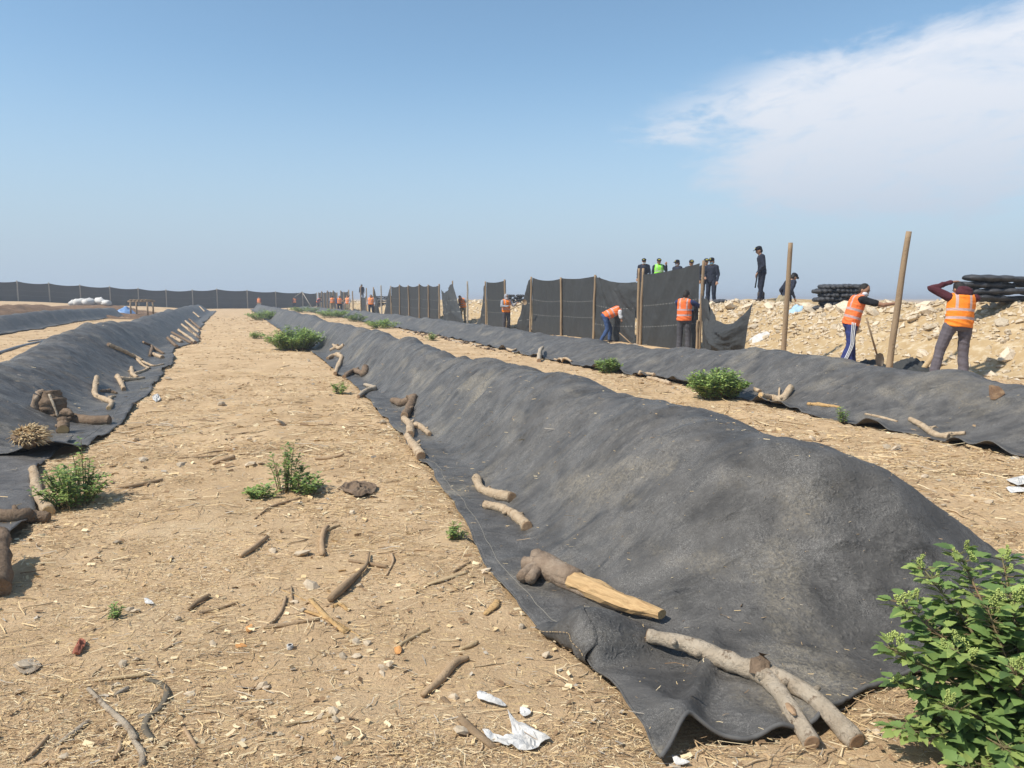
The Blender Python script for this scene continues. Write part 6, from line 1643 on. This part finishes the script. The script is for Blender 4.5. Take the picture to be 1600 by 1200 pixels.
def small_weed(label, px, py, rad, h, nst, leaf, seed, hf=None, name='green_weed', dens=1.0):
    g = random.Random(seed); p0 = (hf or hit)(px, py); p0.z -= 0.01
    root = empty(name, p0, label, 'weed')
    st = MB(); lf = MB()
    for s_ in range(nst):
        th = g.uniform(0, 6.28); rr_ = rad * math.sqrt(g.random())
        hh = h * g.uniform(0.55, 1.0) * (1 - 0.35 * (rr_ / rad) ** 2)
        b = p0 + Vector((math.cos(th) * rr_ * 0.45, math.sin(th) * rr_ * 0.45, 0)); t = p0 + Vector((math.cos(th) * rr_, math.sin(th) * rr_, hh))
        path = spline([b, b.lerp(t, .5) + Vector((0, 0, hh * .12)), t], 6)
        tube(st, path, [0.006 * (0.5 + h), 0.002], 4)
        for i in range(2, len(path)):
            for k in range(int(3 * dens) + (g.random() < (3 * dens) % 1)):
                a = g.uniform(0, 6.28); d = Vector((math.cos(a), math.sin(a), g.uniform(-.1, .8))).normalized()
                L_ = leaf * g.uniform(0.6, 1.2); W_ = L_ * 0.28; q = path[i] + d * L_ * .2 + Vector((g.uniform(-.5, .5), g.uniform(-.5, .5), g.uniform(-.5, .5))) * leaf * .6
                s2 = d.cross(Vector((g.uniform(-.3, .3), g.uniform(-.3, .3), 1))).normalized()
                lf.add([q, q + d * L_ * .45 - s2 * W_, q + d * L_ - Vector((0, 0, L_ * .15)), q + d * L_ * .45 + s2 * W_], [(0, 1, 2), (0, 2, 3)], g.choices([0, 1, 2], [4, 5, 1])[0])
    child_abs(st.build('stem', M_STEM), root); child_abs(lf.build('foliage', M_LEAF, smooth=False), root)
    return root
small_weed('bushy dark green weed growing by the yellowish log at the left tarp edge', 112, 790, 0.27, 0.36, 40, 0.045, 1, dens=1.2)
small_weed('upright sprig rising from the bushy weed at the left tarp edge', 132, 778, 0.10, 0.50, 7, 0.04, 2)
small_weed('tall spindly weed standing alone in the middle of the path', 446, 768, 0.16, 0.46, 15, 0.045, 3, dens=1.0)
small_weed('low spreading weed right of the tall spindly one', 474, 770, 0.20, 0.20, 16, 0.045, 4)
small_weed('low trailing weed left of the tall spindly one', 408, 778, 0.14, 0.12, 12, 0.04, 5)
small_weed('tiny pale weed in the straw at the lower left', 178, 965, 0.05, 0.09, 6, 0.02, 6)
small_weed('large green bush at the tarp edge high up the path', 462, 547, 1.0, 0.78, 150, 0.10, 7, dens=1.3)
small_weed('green bush at the far end of the path beside the long mound', 412, 500, 1.3, 0.8, 60, 0.16, 8)
small_weed('little weed growing by the sticks at the tarp edge', 531, 616, 0.14, 0.26, 9, 0.06, 9)
small_weed('small low weed left of the large green bush', 403, 529, 0.35, 0.3, 16, 0.09, 10)
small_weed('round green bush growing at the near foot of the right tarp', 1120, 622, 0.50, 0.52, 120, 0.07, 11, dens=1.6)
small_weed('smaller round weed at the foot of the right tarp below the digging man', 951, 583, 0.30, 0.36, 50, 0.065, 12, dens=1.4)
small_weed('sprout growing at the lifted hem of the right tarp', 1316, 660, 0.08, 0.22, 7, 0.045, 13)
small_weed('strip of weeds at the far foot of the right tarp', 598, 513, 1.0, 0.5, 40, 0.14, 14)
small_weed('grassy weed beyond the strip at the far foot of the right tarp', 520, 496, 1.6, 0.7, 50, 0.18, 15)
small_weed('farthest grassy weed beside the right tarp', 475, 488, 2.0, 0.7, 40, 0.2, 16)
small_weed('weed patch between the two far grassy weeds of the right tarp', 556, 503, 0.9, 0.6, 30, 0.14, 17)
small_weed('tiny weed among the debris of the right tarp hem', 674, 532, 0.3, 0.3, 14, 0.08, 18)
small_weed('sprig pushing out from under the foreground tarp edge', 712, 842, 0.07, 0.14, 8, 0.03, 19)
small_weed('tiny sprig beyond the left tarp beside the hoses', 84, 536, 0.2, 0.3, 8, 0.07, 20, hit_ground)
# ------------------------------------------------------------------ thin haze over the whole field
mb = MB(); x0, x1, y0, y1, z0, z1 = -2300, 2300, -400, 3600, -2.0, 4.6
mb.add([(x0, y0, z0), (x1, y0, z0), (x1, y1, z0), (x0, y1, z0), (x0, y0, z1), (x1, y0, z1), (x1, y1, z1), (x0, y1, z1)], [(3, 2, 1, 0), (4, 5, 6, 7), (0, 1, 5, 4), (1, 2, 6, 5), (2, 3, 7, 6), (3, 0, 4, 7)])
hm = bpy.data.materials.new('haze'); hm.use_nodes = True
hn = hm.node_tree; hn.nodes.clear()
ho = hn.nodes.new('ShaderNodeOutputMaterial'); hv = hn.nodes.new('ShaderNodeVolumePrincipled')
hv.inputs['Color'].default_value = (0.92, 0.95, 1.0, 1); hv.inputs['Density'].default_value = 0.0017; hv.inputs['Anisotropy'].default_value = 0.25
hn.links.new(hv.outputs[0], ho.inputs['Volume'])
tag(mb.build('haze', hm, smooth=False), 'thin pale haze over the whole field', 'haze', kind='stuff')
